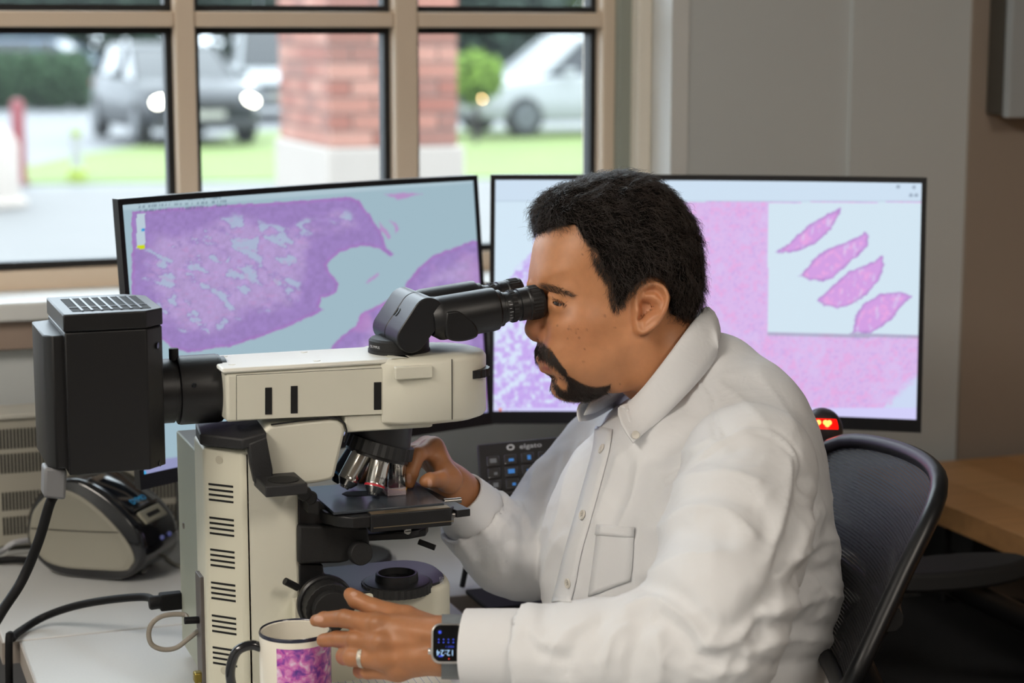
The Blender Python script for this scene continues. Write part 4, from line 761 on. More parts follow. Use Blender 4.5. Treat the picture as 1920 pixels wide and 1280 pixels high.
MB().lathe([(mr*.93, 0), (mr*.985, .004), (mr*.985, hM-.0015), (mr*.96, hM), (mr*.90, hM-.0015), (mr*.90, .006), (.0005, .005)], (mc.x, mc.y, ZD), n=56).build('mug_body', m_cer, mg, smooth=40)
MB().lathe([(mr*.988, hM-.003), (mr*.992, hM-.001), (mr*.965, hM+.0009), (mr*.935, hM), (mr*.93, hM-.002)], (mc.x, mc.y, ZD), n=56, cap=False).build('mug_rim', m_rimk, mg, smooth=60)
vc = math.atan2(-fwH.y, -fwH.x); aa = np.linspace(vc-.42, vc+1.75, 40); pb = MB()
pb.loft([[(mc.x+mr*.989*math.cos(a), mc.y+mr*.989*math.sin(a), z) for a in aa] for z in np.linspace(ZD+.006, ZD+hM-.0095, 8)], closed=False, cap=False).build('mug_print', m_mug, mg, smooth=60)
hd = (-_rt*.97-fwH*.25).normalized(); hpts = [Vector((mc.x, mc.y, ZD))+hd*(mr*.95+o)+Vector((0, 0, z)) for o, z in ((0, hM-.016), (.010, hM-.013), (.024, hM-.018), (.031, hM-.034), (.031, hM-.052), (.024, hM-.07), (.010, hM-.078), (0, hM-.078))]
MB().tube(crv(hpts, 6), .0052, 12).build('mug_handle', mat('mug_handle_black', '#16171c', .2, coat=.5), mg, smooth=80)
# notepad
npz = ZD+.036; n0, n1_, n2_ = oz(640, 1277, npz), oz(832, 1259, npz), oz(872, 1300, npz); ex_ = (n1_-n0); ex_.z = 0; L_ = ex_.length; ex_.normalize(); ey_ = Vector((ex_.y, -ex_.x, 0))
nb_ = thing('notepad', n0, 'thick white ruled notepad under the watch at the bottom edge', 'notepad'); c4 = [n1_-ex_*.125, n1_, n1_+ey_*.21, n1_-ex_*.125+ey_*.21]
MB().hexa([Vector((p.x, p.y, ZD)) for p in c4], [Vector((p.x, p.y, npz)) for p in c4]).build('paper_block', mat('paper_white', '#e4e2dd', .8), nb_)
for k in range(1, 15):
    a = c4[0]+ex_*(.008*k); bq = a+ey_*.21; w_ = ex_*.0003; u_ = Vector((0, 0, .0002)); MB().add([a-w_+u_, a+w_+u_, bq+w_+u_, bq-w_+u_], [(0, 1, 2, 3)]).build('ruled_line', mat('ruling_blue', '#9aa3c2', .8), nb_)
# macro keypad
kD = 2.50; K0, K1, K2 = at(893, 832, kD+.03), at(1008, 821, kD+.03), at(919, 918, kD-.03); kx = (K1-K0).normalized(); ky = (K2-K0); ky = (ky-kx*ky.dot(kx)).normalized(); kn_ = kx.cross(ky)*-1
if kn_.dot(CO-K0) < 0: kn_ = -kn_
kw = .128; khh = .092
kp_ = thing('macro_keypad', (K0.x+.04, K0.y, ZD), 'tilted black keypad with small display keys between the monitors and the man', 'keypad')
def kb(a0, a1, b0, b1, d0, d1): 
    c = [K0+kx*a+ky*b_ for a, b_ in ((a0, b0), (a1, b0), (a1, b1), (a0, b1))]; return MB().hexa([p+kn_*d0 for p in c], [p+kn_*d1 for p in c])
kb(0, kw, 0, khh, -.018, 0).build('keypad_body', mat('keypad_black', '#2b2826', .5), kp_, bevel=.003)
m_key = mat('key_clear', '#3d3b3a', .12, coat=.8); m_ico = [mat('key_icon_blue', '#4a86c8', .4, emit=('#3a80d0', .35)), mat('key_icon_grey', '#6d6f74', .4, emit=('#888888', .12))]
for r in range(3):
    for c_ in range(5):
        a0 = .012+c_*.0222; b0 = .026+r*.0212; kk = kb(a0, a0+.0165, b0, b0+.0165, 0, .0022).build('key', m_key, kp_, bevel=.0015)
        ic = 0 if (r, c_) in ((0, 1), (0, 2), (0, 3), (1, 1), (1, 2), (1, 3), (2, 1), (2, 3)) else 1; u = .004+.002*((r*5+c_) % 3); kb(a0+u, a0+.0125, b0+.005+.003*((r+c_) % 2), b0+.0125, .0022, .0025).build('key_icon', m_ico[ic], kk)
lettering('elgato', .012, K0+kx*.070+ky*.013, kx, -ky, m_ltr_w, kp_, lift=.0006 if kx.cross(-ky).dot(kn_) > 0 else -.0006)
MB().lathe([(.0052, .0004), (.0052, .0008), (.003, .0008), (.003, .0004)], K0+kx*.044+ky*.0125, kn_, 20, cap=False).build('round_logo', m_ltr_w, kp_)
st_ = K0+kx*.06+ky*.05-kn_*.018; MB().tube([st_, Vector((st_.x+.02, st_.y+.05, ZD+.004))], .006, 8).build('stand_strut', m_rub, kp_); MB().tube([K0+ky*.07-kn_*.014+kx*.002, Vector((K0.x-.02, K0.y-.0, ZD+.004))], .004, 8).build('stand_strut', m_rub, kp_)
kbb = K0+kx*.06+ky*.09; MB().box(kbb.x-.06, kbb.x+.06, kbb.y-.02, kbb.y+.07, ZD, ZD+.006).build('stand_foot', m_rub, kp_, bevel=.002); MB().tube([kbb-kn_*.012, Vector((kbb.x, kbb.y, ZD+.004))], .006, 8).build('stand_strut', m_rub, kp_)
# barcode scanner with red lights
bc = at(1541, 806, 2.42); bs_ = thing('barcode_scanner', (bc.x, bc.y, ZD), 'dark round barcode scanner glowing red behind the man', 'scanner'); m_sc = mat('scanner_shell', '#3a3436', .4)
MB().ball(bc, (.026, .026, .028), 24, 16).build('scanner_head', m_sc, bs_, smooth=180); MB().tube(crv([bc+Vector((0, 0, -.02)), bc+Vector((.004, .01, -.06)), Vector((bc.x+.004, bc.y+.015, ZD+.015))], 6), .012, 14).build('neck', m_sc, bs_, smooth=80)
MB().lathe([(.045, 0), (.045, .006), (.02, .012), (.0005, .013)], (bc.x+.004, bc.y+.015, ZD), n=30).build('stand_base', m_sc, bs_, smooth=40)
vd = (CO-bc).normalized(); rr_ = vd.cross(Vector((0, 0, 1))).normalized()*-1; uu_ = rr_.cross(vd)*-1; uu_ = uu_ if uu_.z > 0 else -uu_; m_led = mat('red_led', '#ff4020', .3, emit=('#ff5a28', 9)); m_rw = mat('red_window', '#c01010', .2, emit=('#ff0a04', 1.6))
rwin = MB(); rwin.loft([[bc+(vd*math.cos(p)*math.cos(q)+rr_*math.sin(q)*math.cos(p)+uu_*math.sin(p))*.0268 for q in np.linspace(-.85, .85, 16)] for p in np.linspace(.05, .55, 6)], closed=False, cap=False); rw_ = rwin.build('light_window', m_rw, bs_, smooth=90)
for q in (-.25, .25):
    for dq, dp in ((-.09, .06), (.09, .06), (0, -.03)): MB().ball(bc+(vd*math.cos(q+dq)+rr_*math.sin(q+dq)+uu_*(.30+dp))*.0262, .0032, 10, 6).build('led', m_led, rw_)
# black tower-shaped box, added so the corner by the desk edge stays dark
ct = thing('dark_corner_box', (-.08, 2.2, 0), 'black tower-shaped box added to keep the floor left of the desk edge dark', 'filler box'); MB().box(-.1, .17, 1.75, 2.25, 0, .52).build('case', m_rub, ct, bevel=.006); MB().box(-.09, .16, 1.742, 1.752, .02, .50).build('front_panel', m_black, ct, bevel=.004)
for q in range(6): MB().box(-.05, .12, 1.738, 1.743, .06+q*.02, .066+q*.02).build('front_slot', m_dark, ct)
# ---------------------------------------------------------------- office chairs
m_mesh = bpy.data.materials.new('chair_mesh_fabric'); m_mesh.use_nodes = True; N = m_mesh.node_tree.nodes; L = m_mesh.node_tree.links; b = N['Principled BSDF']; b.inputs['Base Color'].default_value = (.012, .013, .017, 1); b.inputs['Roughness'].default_value = .6
tc = N.new('ShaderNodeTexCoord'); wv = N.new('ShaderNodeTexWave'); wv.bands_direction = 'Z'; wv.inputs['Scale'].default_value = 105; wv.inputs['Distortion'].default_value = 0; L.new(tc.outputs['Object'], wv.inputs[0]); cr = N.new('ShaderNodeMapRange'); cr.inputs['From Min'].default_value = .25; cr.inputs['From Max'].default_value = .5; cr.inputs['To Min'].default_value = .72; L.new(wv.outputs['Fac'], cr.inputs[0]); L.new(cr.outputs[0], b.inputs['Alpha'])
m_cf = mat('chair_frame_black', '#101114', .38); m_cs = mat('chair_seat_fabric', '#15161a', .85, bump=(400, .4))
def chair(name, seat_c, back, label, arms=False, yaw=0.):
    """back: function (s,h) -> point of the backrest surface, s across, h up"""
    t = thing(name, (seat_c.x, seat_c.y, 0), label, 'office chair'); c = seat_c
    if back:
        n = 24; g = MB(); g.loft([[back(.04+.92*s, .03+.94*h) for s in np.linspace(0, 1, n)] for h in np.linspace(0, 1, n)], closed=False, cap=False); o = g.build('backrest_mesh', m_mesh, t, smooth=180)
        loop = []
        for k in range(64):
            a = 2*math.pi*k/64; x, y = math.cos(a), math.sin(a); e = 6.5; r = (abs(x)**e+abs(y)**e)**(-1/e); loop.append(back(.5+.5*x*r, .5+.5*y*r))
        MB().tube(loop+loop[:1], .0095, 10, cap=False).build('backrest_frame', m_cf, t, smooth=80)
        nb = (back(1, .5)-back(0, .5)).cross(back(.5, 1)-back(.5, 0)).normalized(); nb = nb if nb.x > 0 else -nb
        MB().tube(crv([back(.5, .05)+nb*.03, back(.5, .3)+nb*.045, back(.5, .55)+nb*.03], 6), .022, 12).build('back_spine', m_cf, t, smooth=80); MB().tube(crv([back(.5, .05)+nb*.03, Vector((c.x+.2, c.y, c.z-.06)), Vector((c.x, c.y, c.z-.07))], 6), .024, 12).build('back_bracket', m_cf, t, smooth=80)
        MB().tube(crv([back(.08, .38)+nb*.012, back(.5, .36)+nb*.035, back(.92, .38)+nb*.012], 8), .014, 10).build('lumbar_bar', m_cf, t, smooth=80)
    st = MB(); rr = [(c.x+.24*math.copysign(abs(math.cos(a))**.6, math.cos(a)), c.y+.24*math.copysign(abs(math.sin(a))**.6, math.sin(a))) for a in np.linspace(0, 2*math.pi, 33)[:-1]]
    st.loft([[(c.x+(x-c.x)*k, c.y+(y-c.y)*k, c.z+z) for x, y in rr] for k, z in ((.85, -.06), (1, -.045), (1, -.015), (.9, 0), (.5, -.004), (.05, -.006))]).build('seat', m_cs, t, smooth=60)
    MB().lathe([(.03, .09), (.03, .25), (.02, .25), (.02, c.z-.06)], (c.x, c.y, 0), n=20).build('gas_column', m_cf, t, smooth=40)
    for k in range(5):
        a = 2*math.pi*k/5+.3; e = Vector((c.x+.3*math.cos(a), c.y+.3*math.sin(a), .065)); lg = MB().tube([Vector((c.x, c.y, .11)), e+Vector((0, 0, .01))], [.026, .016], 10).build('base_leg', m_cf, t, smooth=60)
        MB().lathe([(.012, -.022), (.028, -.02), (.03, 0), (.028, .02), (.012, .022)], (e.x, e.y, .03), (-math.sin(a), math.cos(a), 0), 16).build('caster', m_rub, lg, smooth=40)
    if arms:
        for s in arms:
            p0 = Vector((c.x+.02, c.y+s*.27, c.z-.05)); p1 = Vector((c.x+.02, c.y+s*.31, c.z+.05)); p2 = Vector((c.x-.22*(name == 'spare_chair'), c.y+s*.31, c.z+.19)); MB().tube(crv([Vector((c.x+.0, c.y+s*.15, c.z-.06)), p0, p1, p2], 6), .018, 12).build('arm_post', m_cf, t, smooth=80)
            ap = MB().loft([[(p2.x+.115*math.cos(a), p2.y+.045*math.sin(a), p2.z+z) for a in np.linspace(0, 2*math.pi, 25)[:-1]] for z in (.0, .006, .022, .028)]); ap.build('armrest', m_rub, t, bevel=.006)
    return t
# chair back traced at its near and far edges
bN1, bN0 = at(1772, 905, 1.98), at(1575, 1330, 1.90); bF1, bF0 = at(1545, 812, 2.36), at(1400, 1130, 2.28)
bow = _fw.cross(Vector((0, 0, 1)))
def back1(s, h):
    p = bF0.lerp(bN0, s).lerp(bF1.lerp(bN1, s), h); top = -.006*abs(2*s-1)**2.2*max(0, h-.6)/.4
    return p+Vector((.035*(1-(2*s-1)**2), 0, top+.006*(1-(2*s-1)**2)*max(0, h-.7)))
chair('office_chair', Vector((1.06, 1.90, .47)), back1, 'black mesh-backed office chair the man sits on')
def back2(s, h): return Vector((1.75+.14*h-.05*(1-(2*s-1)**2), 1.75+.42*s, .55+.4*h-.2))
def spare(): 
    ac = at(1785, 1078, 2.62); c = Vector((ac.x+.22, ac.y+.31, ac.z-.20))
    return chair('spare_chair', c, None, 'black armchair pushed under the wooden table, only its armrest showing', (-1, 1))
spare()
# ---------------------------------------------------------------- the man at the microscope
_C = np.array([tuple(_rt), tuple(_fw), tuple(_up)])       # rows: right, depth, up
def c2w(P): return np.asarray(P)@_C+np.array(tuple(CO))
def K(px, py, D): return np.array([(px-960)/FPX*D, D, -(py-640)/FPX*D])
class Grid:
    def __init__(s, lo, hi, h):
        s.lo = np.array(lo, np.float32); s.h = h; n = np.ceil((np.array(hi)-s.lo)/h).astype(int)+1
        ax = [s.lo[i]+h*np.arange(n[i], dtype=np.float32) for i in range(3)]; s.X, s.Y, s.Z = ax[0][:, None, None], ax[1][None, :, None], ax[2][None, None, :]; s.n = n
    def rcone(s, a, b, ra, rb):
        a = np.asarray(a, np.float32); b = np.asarray(b, np.float32); d = b-a; dd = float(d@d)+1e-12
        t = np.clip(((s.X-a[0])*d[0]+(s.Y-a[1])*d[1]+(s.Z-a[2])*d[2])/dd, 0, 1)
        return np.sqrt((s.X-a[0]-t*d[0])**2+(s.Y-a[1]-t*d[1])**2+(s.Z-a[2]-t*d[2])**2)-(ra+t*(rb-ra))
    def chain(s, pts, k=.004):
        f = None
        for (a, ra), (b, rb) in zip(pts[:-1], pts[1:]): g = s.rcone(a, b, ra, rb); f = g if f is None else smin(f, g, k)
        return f
    def ell(s, c, r, A=None):
        x, y, z = s.X-np.float32(c[0]), s.Y-np.float32(c[1]), s.Z-np.float32(c[2])
        if A is not None: A = np.asarray(A, np.float32); x, y, z = A[0, 0]*x+A[0, 1]*y+A[0, 2]*z, A[1, 0]*x+A[1, 1]*y+A[1, 2]*z, A[2, 0]*x+A[2, 1]*y+A[2, 2]*z
        k0 = np.sqrt((x/r[0])**2+(y/r[1])**2+(z/r[2])**2); k1 = np.sqrt((x/r[0]**2)**2+(y/r[1]**2)**2+(z/r[2]**2)**2)+1e-9; return k0*(k0-1)/k1
    def noise(s, sc, seed):
        """smooth 3D value noise on the grid, about -1..1"""
        def lat(a): i = np.floor(a).astype(np.int64); f = (a-i).astype(np.float32); return i, f*f*(3-2*f)
        (xi, fx), (yi, fy), (zi, fz) = lat(s.X/sc), lat(s.Y/sc), lat(s.Z/sc)
        R = np.random.default_rng(seed).random((64, 64, 64)).astype(np.float32)
        g = lambda a, b, c: R[(xi+a) % 64, (yi+b) % 64, (zi+c) % 64]
        l = lambda a, b, t: a+(b-a)*t
        return l(l(l(g(0, 0, 0), g(1, 0, 0), fx), l(g(0, 1, 0), g(1, 1, 0), fx), fy), l(l(g(0, 0, 1), g(1, 0, 1), fx), l(g(0, 1, 1), g(1, 1, 1), fx), fy), fz)*2-1
def smin(a, b, k): h = np.clip(.5+.5*(b-a)/k, 0, 1); return b+(a-b)*h-k*h*(1-h)
def smax(a, b, k): return -smin(-a, -b, k)
def nets(f, G):
    """surface nets: the zero level of a field as a quad mesh"""
    s = f < 0; c = np.zeros([n-1 for n in f.shape], np.int8)
    sl = lambda i, n: slice(i, n-1+i)
    for i in (0, 1):
        for j in (0, 1):
            for k in (0, 1): c += s[sl(i, f.shape[0]), sl(j, f.shape[1]), sl(k, f.shape[2])]
    idx = np.argwhere((c > 0) & (c < 8)); vid = np.full(c.shape, -1, np.int64); vid[tuple(idx.T)] = np.arange(len(idx))
    acc = np.zeros((len(idx), 3)); cnt = np.zeros(len(idx)); I, J, Q = idx.T
    for ax in range(3):
        o = [a for a in range(3) if a != ax]
        for u in (0, 1):
            for v in (0, 1):
                p = [I.copy(), J.copy(), Q.copy()]; p[o[0]] = p[o[0]]+u; p[o[1]] = p[o[1]]+v; q = [a.copy() for a in p]; q[ax] = q[ax]+1
                a = f[tuple(p)].astype(float); b = f[tuple(q)].astype(float); m = (a < 0) != (b < 0); t = np.where(m, a/(a-b+1e-20*(a == b)), 0)
                P = np.stack(p, 1).astype(float); P[:, ax] += t; acc[m] += P[m]; cnt[m] += 1
    V = acc/cnt[:, None]*G.h+G.lo; F = []
    for ax in range(3):
        o = [(ax+1) % 3, (ax+2) % 3]; a = [slice(None)]*3; b = [slice(None)]*3; a[ax] = slice(0, -1); b[ax] = slice(1, None)
        for k in o: a[k] = slice(1, -1); b[k] = slice(1, -1)
        sa, sb = s[tuple(a)], s[tuple(b)]; e = np.argwhere(sa != sb); 
        for k in o: e[:, k] += 1
        flip = s[tuple(e.T)]
        def cell(du, dv): p = e.copy(); p[:, o[0]] += du; p[:, o[1]] += dv; return vid[tuple(p.T)]
        q = np.stack([cell(-1, -1), cell(0, -1), cell(0, 0), cell(-1, 0)], 1); q[~flip] = q[~flip][:, ::-1]; F.append(q)
    F = np.concatenate(F); F = F[(F >= 0).all(1)]
    return V, F
def relax(V, F, it=2, lam=.5):
    for _ in range(it):
        a = np.zeros_like(V); n = np.zeros(len(V))
        for i in range(4): np.add.at(a, F[:, i], V[F[:, (i+1) % 4]]); np.add.at(a, F[:, i], V[F[:, (i+3) % 4]]); np.add.at(n, F[:, i], 2)
        V = V+lam*(a/np.maximum(n, 1)[:, None]-V)
    return V
def vnormals(V, F):
    N_ = np.zeros_like(V); fn = np.cross(V[F[:, 2]]-V[F[:, 0]], V[F[:, 3]]-V[F[:, 1]])
    for i in range(4): np.add.at(N_, F[:, i], fn)
    return N_/(np.linalg.norm(N_, axis=1, keepdims=True)+1e-12)
def npmesh(name, V, F, col=None, org=(0, 0, 0)):
    me = bpy.data.meshes.new(name); me.from_pydata((V-np.array(tuple(org))).tolist(), [], F.tolist()); me.update(); me.shade_smooth()
    if col is not None:
        ca = me.color_attributes.new('tone', 'FLOAT_COLOR', 'POINT'); ca.data.foreach_set('color', np.concatenate([col, np.ones((len(col), 1))], 1).astype(np.float32).ravel())
    return me
def pix(Pc): return 960+FPX*Pc[:, 0]/Pc[:, 1], 640-FPX*Pc[:, 2]/Pc[:, 1]
def stroke_d(X, Y, pts):
    """distance in the side view to a polyline"""
    d = np.full(X.shape, 1e9)
    for (ax, ay), (bx, by) in zip(pts[:-1], pts[1:]):
        ex, ey = bx-ax, by-ay; t = np.clip(((X-ax)*ex+(Y-ay)*ey)/(ex*ex+ey*ey+1e-9), 0, 1); d = np.minimum(d, np.hypot(X-ax-t*ex, Y-ay-t*ey))
    return d
# ---- head, in its own frame (x back, y away from the camera, z up)
HB = math.radians(8); HC = K(1150, 560, 2.205); HS = FPX/2.205
_hr = np.array([[math.cos(HB), math.sin(HB), 0], [-math.sin(HB), math.cos(HB), 0], [0, 0, 1]])   # rows map local axes to camera axes
def h2c(P): return np.asarray(P)@_hr+HC
def c2h(P): return (np.asarray(P)-HC)@_hr.T
def hp(px, py, y=0.0):
    d = c2h(K(px, py, 1.0))-c2h(np.zeros(3)); o = c2h(np.zeros(3)); return o+d*((y-o[1])/d[1])
def h2(pts, y=0.0): return [(q[0], q[2]) for q in (hp(a, b, y) for a, b in pts)]
G = Grid((-.118, -.102, -.180), (.125, .102, .152), .0017)
X2, Z2 = np.broadcast_arrays(G.X[:, 0, :], G.Z[:, 0, :]); X2 = X2.astype(float); Z2 = Z2.astype(float)
FACE = [(1014, 425), (1002, 455), (996, 488), (993, 512), (996, 530), (1008, 548), (1014, 570), (1016, 600), (1016, 630), (1010, 648), (1010, 662), (1014, 672), (1021, 680), (1020, 690), (1026, 698), (1036, 706), (1041, 718), (1050, 736), (1064, 747), (1082, 752), (1105, 750), (1135, 738), (1165, 722), (1200, 690), (1230, 650), (1262, 628), (1285, 600), (1297, 560), (1299, 500), (1287, 440), (1258, 390), (1215, 357), (1160, 343), (1095, 358), (1040, 387)]
FACE = [(p.x, p.y) for p in crv([(a, b, 0) for a, b in FACE+FACE[:1]], 4)][:-1]
prof2 = h2(FACE); dep = -poly_sd(X2, Z2, prof2)
ctl = [(1160, 360, .076, .085), (1060, 380, .074, .075), (1012, 450, .066, .052), (1090, 480, .070, .06), (1000, 525, .060, .036), (1045, 560, .060, .030), (1090, 560, .066, .04), (1016, 600, .056, .036), (1080, 610, .065, .045), (1012, 650, .046, .030), (1070, 660, .060, .05), (1020, 690, .040, .028), (1045, 735, .036, .030), (1080, 740, .044, .032), (1120, 700, .056, .045), (1180, 660, .062, .05), (1210, 610, .068, .06), (1200, 480, .078, .085), (1285, 500, .074, .085), (1280, 590, .062, .06), (1150, 730, .05, .035)]
cw = np.zeros(X2.shape); cW = np.zeros(X2.shape); cR = np.zeros(X2.shape)
for a, b, w_, r_ in ctl:
    q = hp(a, b); g = np.exp(-((X2-q[0])**2+(Z2-q[2])**2)/(2*.022**2))+1e-9; cw += g; cW += g*w_; cR += g*r_
Wm, Rr = cW/cw, cR/cw; tt = np.clip(dep/Rr, -.6, 1); w2 = (Wm**2*(1-(1-tt)**2)).astype(np.float32)
f = (G.Y**2-w2[:, None, :])/(2*np.sqrt(np.maximum(w2, 0)+.018**2))[:, None, :]
fhead0 = f
sgn = (-1, 1)
def both(fn):
    g = None
    for s in sgn: q = fn(s); g = q if g is None else np.minimum(g, q)
    return g
V3 = lambda px, py, y: hp(px, py, y)
# features are placed on the near side and mirrored
def m(px, py, y, s): q = hp(px, py, -abs(y)); return np.array([q[0], s*abs(y), q[2]])
f = smin(f, G.chain([(hp(1016, 549), .0085), (hp(1011, 585), .0105), (hp(1004, 616), .0125)], .006), .010)          # nose bridge to tip
f = smin(f, both(lambda s: G.ell(m(1029, 632, .0125, s), (.0120, .0075, .0095))), .006)                              # nostril wings
f = smin(f, G.ell(hp(1012, 632), (.010, .006, .006)), .004)
f = smax(f, -both(lambda s: G.ell(m(1014, 641, .0065, s), (.0055, .003, .0035))), .003)
f = smin(f, both(lambda s: G.chain([(m(1001, 532, .008, s), .006), (m(1022, 534, .030, s), .008), (m(1062, 548, .047, s), .007)])), .014)   # brow
f = smax(f, -both(lambda s: G.ell(m(1035, 566, .036, s), (.018, .014, .011))), .012)                                # eye socket
f = smin(f, both(lambda s: G.ell(m(1080, 612, .040, s), (.030, .024, .020))), .022)                                  # cheekbone
f = smin(f, both(lambda s: G.ell(m(1070, 668, .036, s), (.028, .018, .026))), .020)
f = smin(f, both(lambda s: G.ell(m(1150, 690, .044, s), (.04, .016, .028))), .02)
eyeL = m(1048, 569, .031, -1); ER = .0122
f = smin(f, both(lambda s: G.ell(np.array([eyeL[0], s*abs(eyeL[1]), eyeL[2]]), (.0142, .0142, .0138))), .004)       # lids over the ball
eo = both(lambda s: G.ell(m(1049, 570, .0415, s), (.0078, .0095, .0026), np.array([[.95, 0, -.30], [0, 1, 0], [.30, 0, .95]])))
f = smax(f, -eo, .0015)
f = smin(f, both(lambda s: G.chain([(m(1030, 553, .037, s), .0025), (m(1050, 560, .0455, s), .0028), (m(1070, 572, .0470, s), .002)])), .004)  # upper lid fold
f = smin(f, both(lambda s: G.chain([(hp(1013, 673), .0052), (m(1028, 680, .012, s), .0045), (m(1046, 690, .022, s), .002)])), .006)   # lips
f = smin(f, both(lambda s: G.chain([(hp(1021, 689), .0062), (m(1034, 691, .012, s), .0055), (m(1048, 693, .021, s), .002)])), .006)
f = smax(f, -both(lambda s: G.chain([(hp(1012, 680.5), .0013), (m(1032, 685, .0155, s), .0014), (m(1050, 692, .0255, s), .0012)])), .002)
f = smax(f, -both(lambda s: G.chain([(m(1040, 638, .0235, s), .0022), (m(1047, 660, .0300, s), .002), (m(1056, 690, .0335, s), .0015)])), .007)  # smile line
f = smin(f, G.ell(hp(1066, 727), (.020, .024, .015)), .014)
f = smin(f, G.chain([(hp(1165, 590), .055), (hp(1235, 668), .056), (hp(1272, 712), .049)], .01), .020)              # neck
f = smin(f, both(lambda s: G.chain([(m(1205, 640, .055, s), .012), (m(1226, 705, .045, s), .012), (m(1238, 745, .03, s), .012)])), .02)
# ear: an outline with rim, fold and hollow
EAR = [(1190, 552), (1197, 538), (1207, 530), (1219, 526), (1231, 527), (1244, 535), (1252, 548), (1253.5, 560), (1251, 576), (1245.5, 591), (1236, 607), (1224, 619.5), (1210, 628.5), (1200, 627), (1193, 619), (1191, 608), (1189, 590)]
EAR = [(p.x, p.y) for p in crv([(a, b, 0) for a, b in EAR+EAR[:1]], 4)][:-1]
ye = -.083; es = poly_sd(X2, Z2, h2(EAR, ye)); e0 = hp(1190, 580, ye); e1_ = hp(1252, 560, ye)
tilt_ = np.clip((X2-e0[0])/(e1_[0]-e0[0]), -.2, 1.2); inn = -es
CON = [(1201, 571), (1206, 559), (1222, 562), (1233, 571), (1231, 584), (1219, 591), (1207, 602), (1197, 601), (1202, 588)]; cs = poly_sd(X2, Z2, h2(CON, ye))
SCA = [(1203, 552), (1214, 540), (1229, 536), (1241, 543), (1247, 557), (1244, 574), (1238, 583), (1236, 562), (1228, 551), (1212, 553)]; ss = poly_sd(X2, Z2, h2(SCA, ye))
oh = .0715+.0195*tilt_+.0035*np.exp(-((inn-.0035)/.0028)**2)*(es < 0)-.010*sst(.0015, -.0055, cs)-.0045*sst(.001, -.004, ss)
oh += .0025*np.exp(-((cs-.004)/.003)**2)*(X2 > e0[0]+.012)
ql = hp(1208, 617, ye); oh += .002*np.exp(-((X2-ql[0])**2+(Z2-ql[2])**2)/(2*.006**2)); qt = hp(1197, 583, ye); oh += .004*np.exp(-((X2-qt[0])**2+(Z2-qt[2])**2)/(2*.0045**2))
ol = .066+.0135*tilt_
def ear(s):
    o = s*G.Y; return smax(smax(es[:, None, :].astype(np.float32)+0*o, (o-oh[:, None, :]).astype(np.float32), .003), (np.minimum(ol, oh-.0045)[:, None, :]-o).astype(np.float32), .0025)
f = smin(f, np.minimum(ear(-1), ear(1)), .0035)
fhead = f.astype(np.float32)
HV, HF = nets(fhead, G); HV = relax(HV, HF, 1, .4)
Hc = h2c(HV); hx, hy_ = pix(Hc); near = HV[:, 1] < 0
mirr = HV.copy(); mirr[:, 1] = -np.abs(mirr[:, 1]); mx_, my_ = pix(h2c(mirr))           # features judged on the near side
def PS(poly): return poly_sd(mx_, my_, poly)
Z7 = lambda pts: [(960+a/7.527, 600+b/7.527) for a, b in pts]
MOU = Z7([(330, 370), (370, 315), (420, 300), (480, 350), (560, 430), (640, 560), (740, 690), (755, 795), (690, 745), (600, 650), (480, 575), (390, 520), (340, 470)])
CHN = Z7([(570, 860), (600, 940), (640, 1030), (740, 1110), (900, 1150), (1100, 1145), (1250, 1105), (1330, 1015), (1400, 900), (1300, 932), (1180, 948), (1050, 925), (900, 850), (800, 785), (750, 800), (790, 900), (770, 985), (700, 975), (630, 900), (600, 850)])
SOUL = Z7([(500, 762), (570, 775), (640, 825), (600, 850), (560, 830)])
HAIRM = [(1030, 438), (1055, 424), (1080, 421), (1090, 440), (1102, 462), (1119, 480), (1130, 500), (1143, 520), (1150, 545), (1154, 570), (1160, 576), (1170, 568), (1178, 552), (1190, 536), (1208, 522), (1232, 520), (1250, 534), (1258, 556), (1256, 580), (1262, 592), (1285, 597), (1318, 592), (1345, 560), (1345, 400), (1250, 290), (1100, 290), (960, 340), (975, 430), (1010, 432)]
lips = np.maximum(np.exp(-(stroke_d(mx_, my_, [(1013, 673), (1028, 680), (1044, 688)])/5.0)**2), np.exp(-(stroke_d(mx_, my_, [(1020, 690), (1034, 691), (1046, 693)])/5.5)**2))*(my_ > 668)*(my_ < 699)*(np.abs(HV[:, 1]) < .024)
base = np.ones((len(HV), 3))*np.array(lin('#c88c62')); mixv = lambda a, m_, c: a*(1-m_[:, None])+np.array(lin(c))*m_[:, None]
base = mixv(base, .35*np.exp(-((mx_-1010)**2+(my_-628)**2)/(2*18**2)), '#be7258'); base = mixv(base, .30*np.exp(-((mx_-1085)**2+(my_-625)**2)/(2*30**2)), '#c67e56'); base = mixv(base, .35*np.exp(-((mx_-1222)**2+(my_-580)**2)/(2*30**2))*(np.abs(HV[:, 1]) > .066), '#cd8864')
base = mixv(base, .5*np.exp(-(stroke_d(mx_, my_, [(1032, 582), (1050, 588), (1065, 584)])/9)**2), '#8d5a38')
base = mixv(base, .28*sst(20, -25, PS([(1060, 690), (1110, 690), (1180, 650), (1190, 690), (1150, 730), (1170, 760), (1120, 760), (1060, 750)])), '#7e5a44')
base = mixv(base, np.clip(lips, 0, 1)*.85, '#9c5450')
for P_, a in ((MOU, .72), (CHN, .80), (SOUL, .6)): base = mixv(base, a*sst(2.5, -2.5, PS(P_)), '#1d1613')
base = mixv(base, .93*sst(4, -5, PS(HAIRM)), '#14100e')
base = mixv(base, .5*np.exp(-(stroke_d(mx_, my_, [(1012, 536), (1030, 538), (1050, 545), (1075, 556)])/5)**2), '#3a251a')
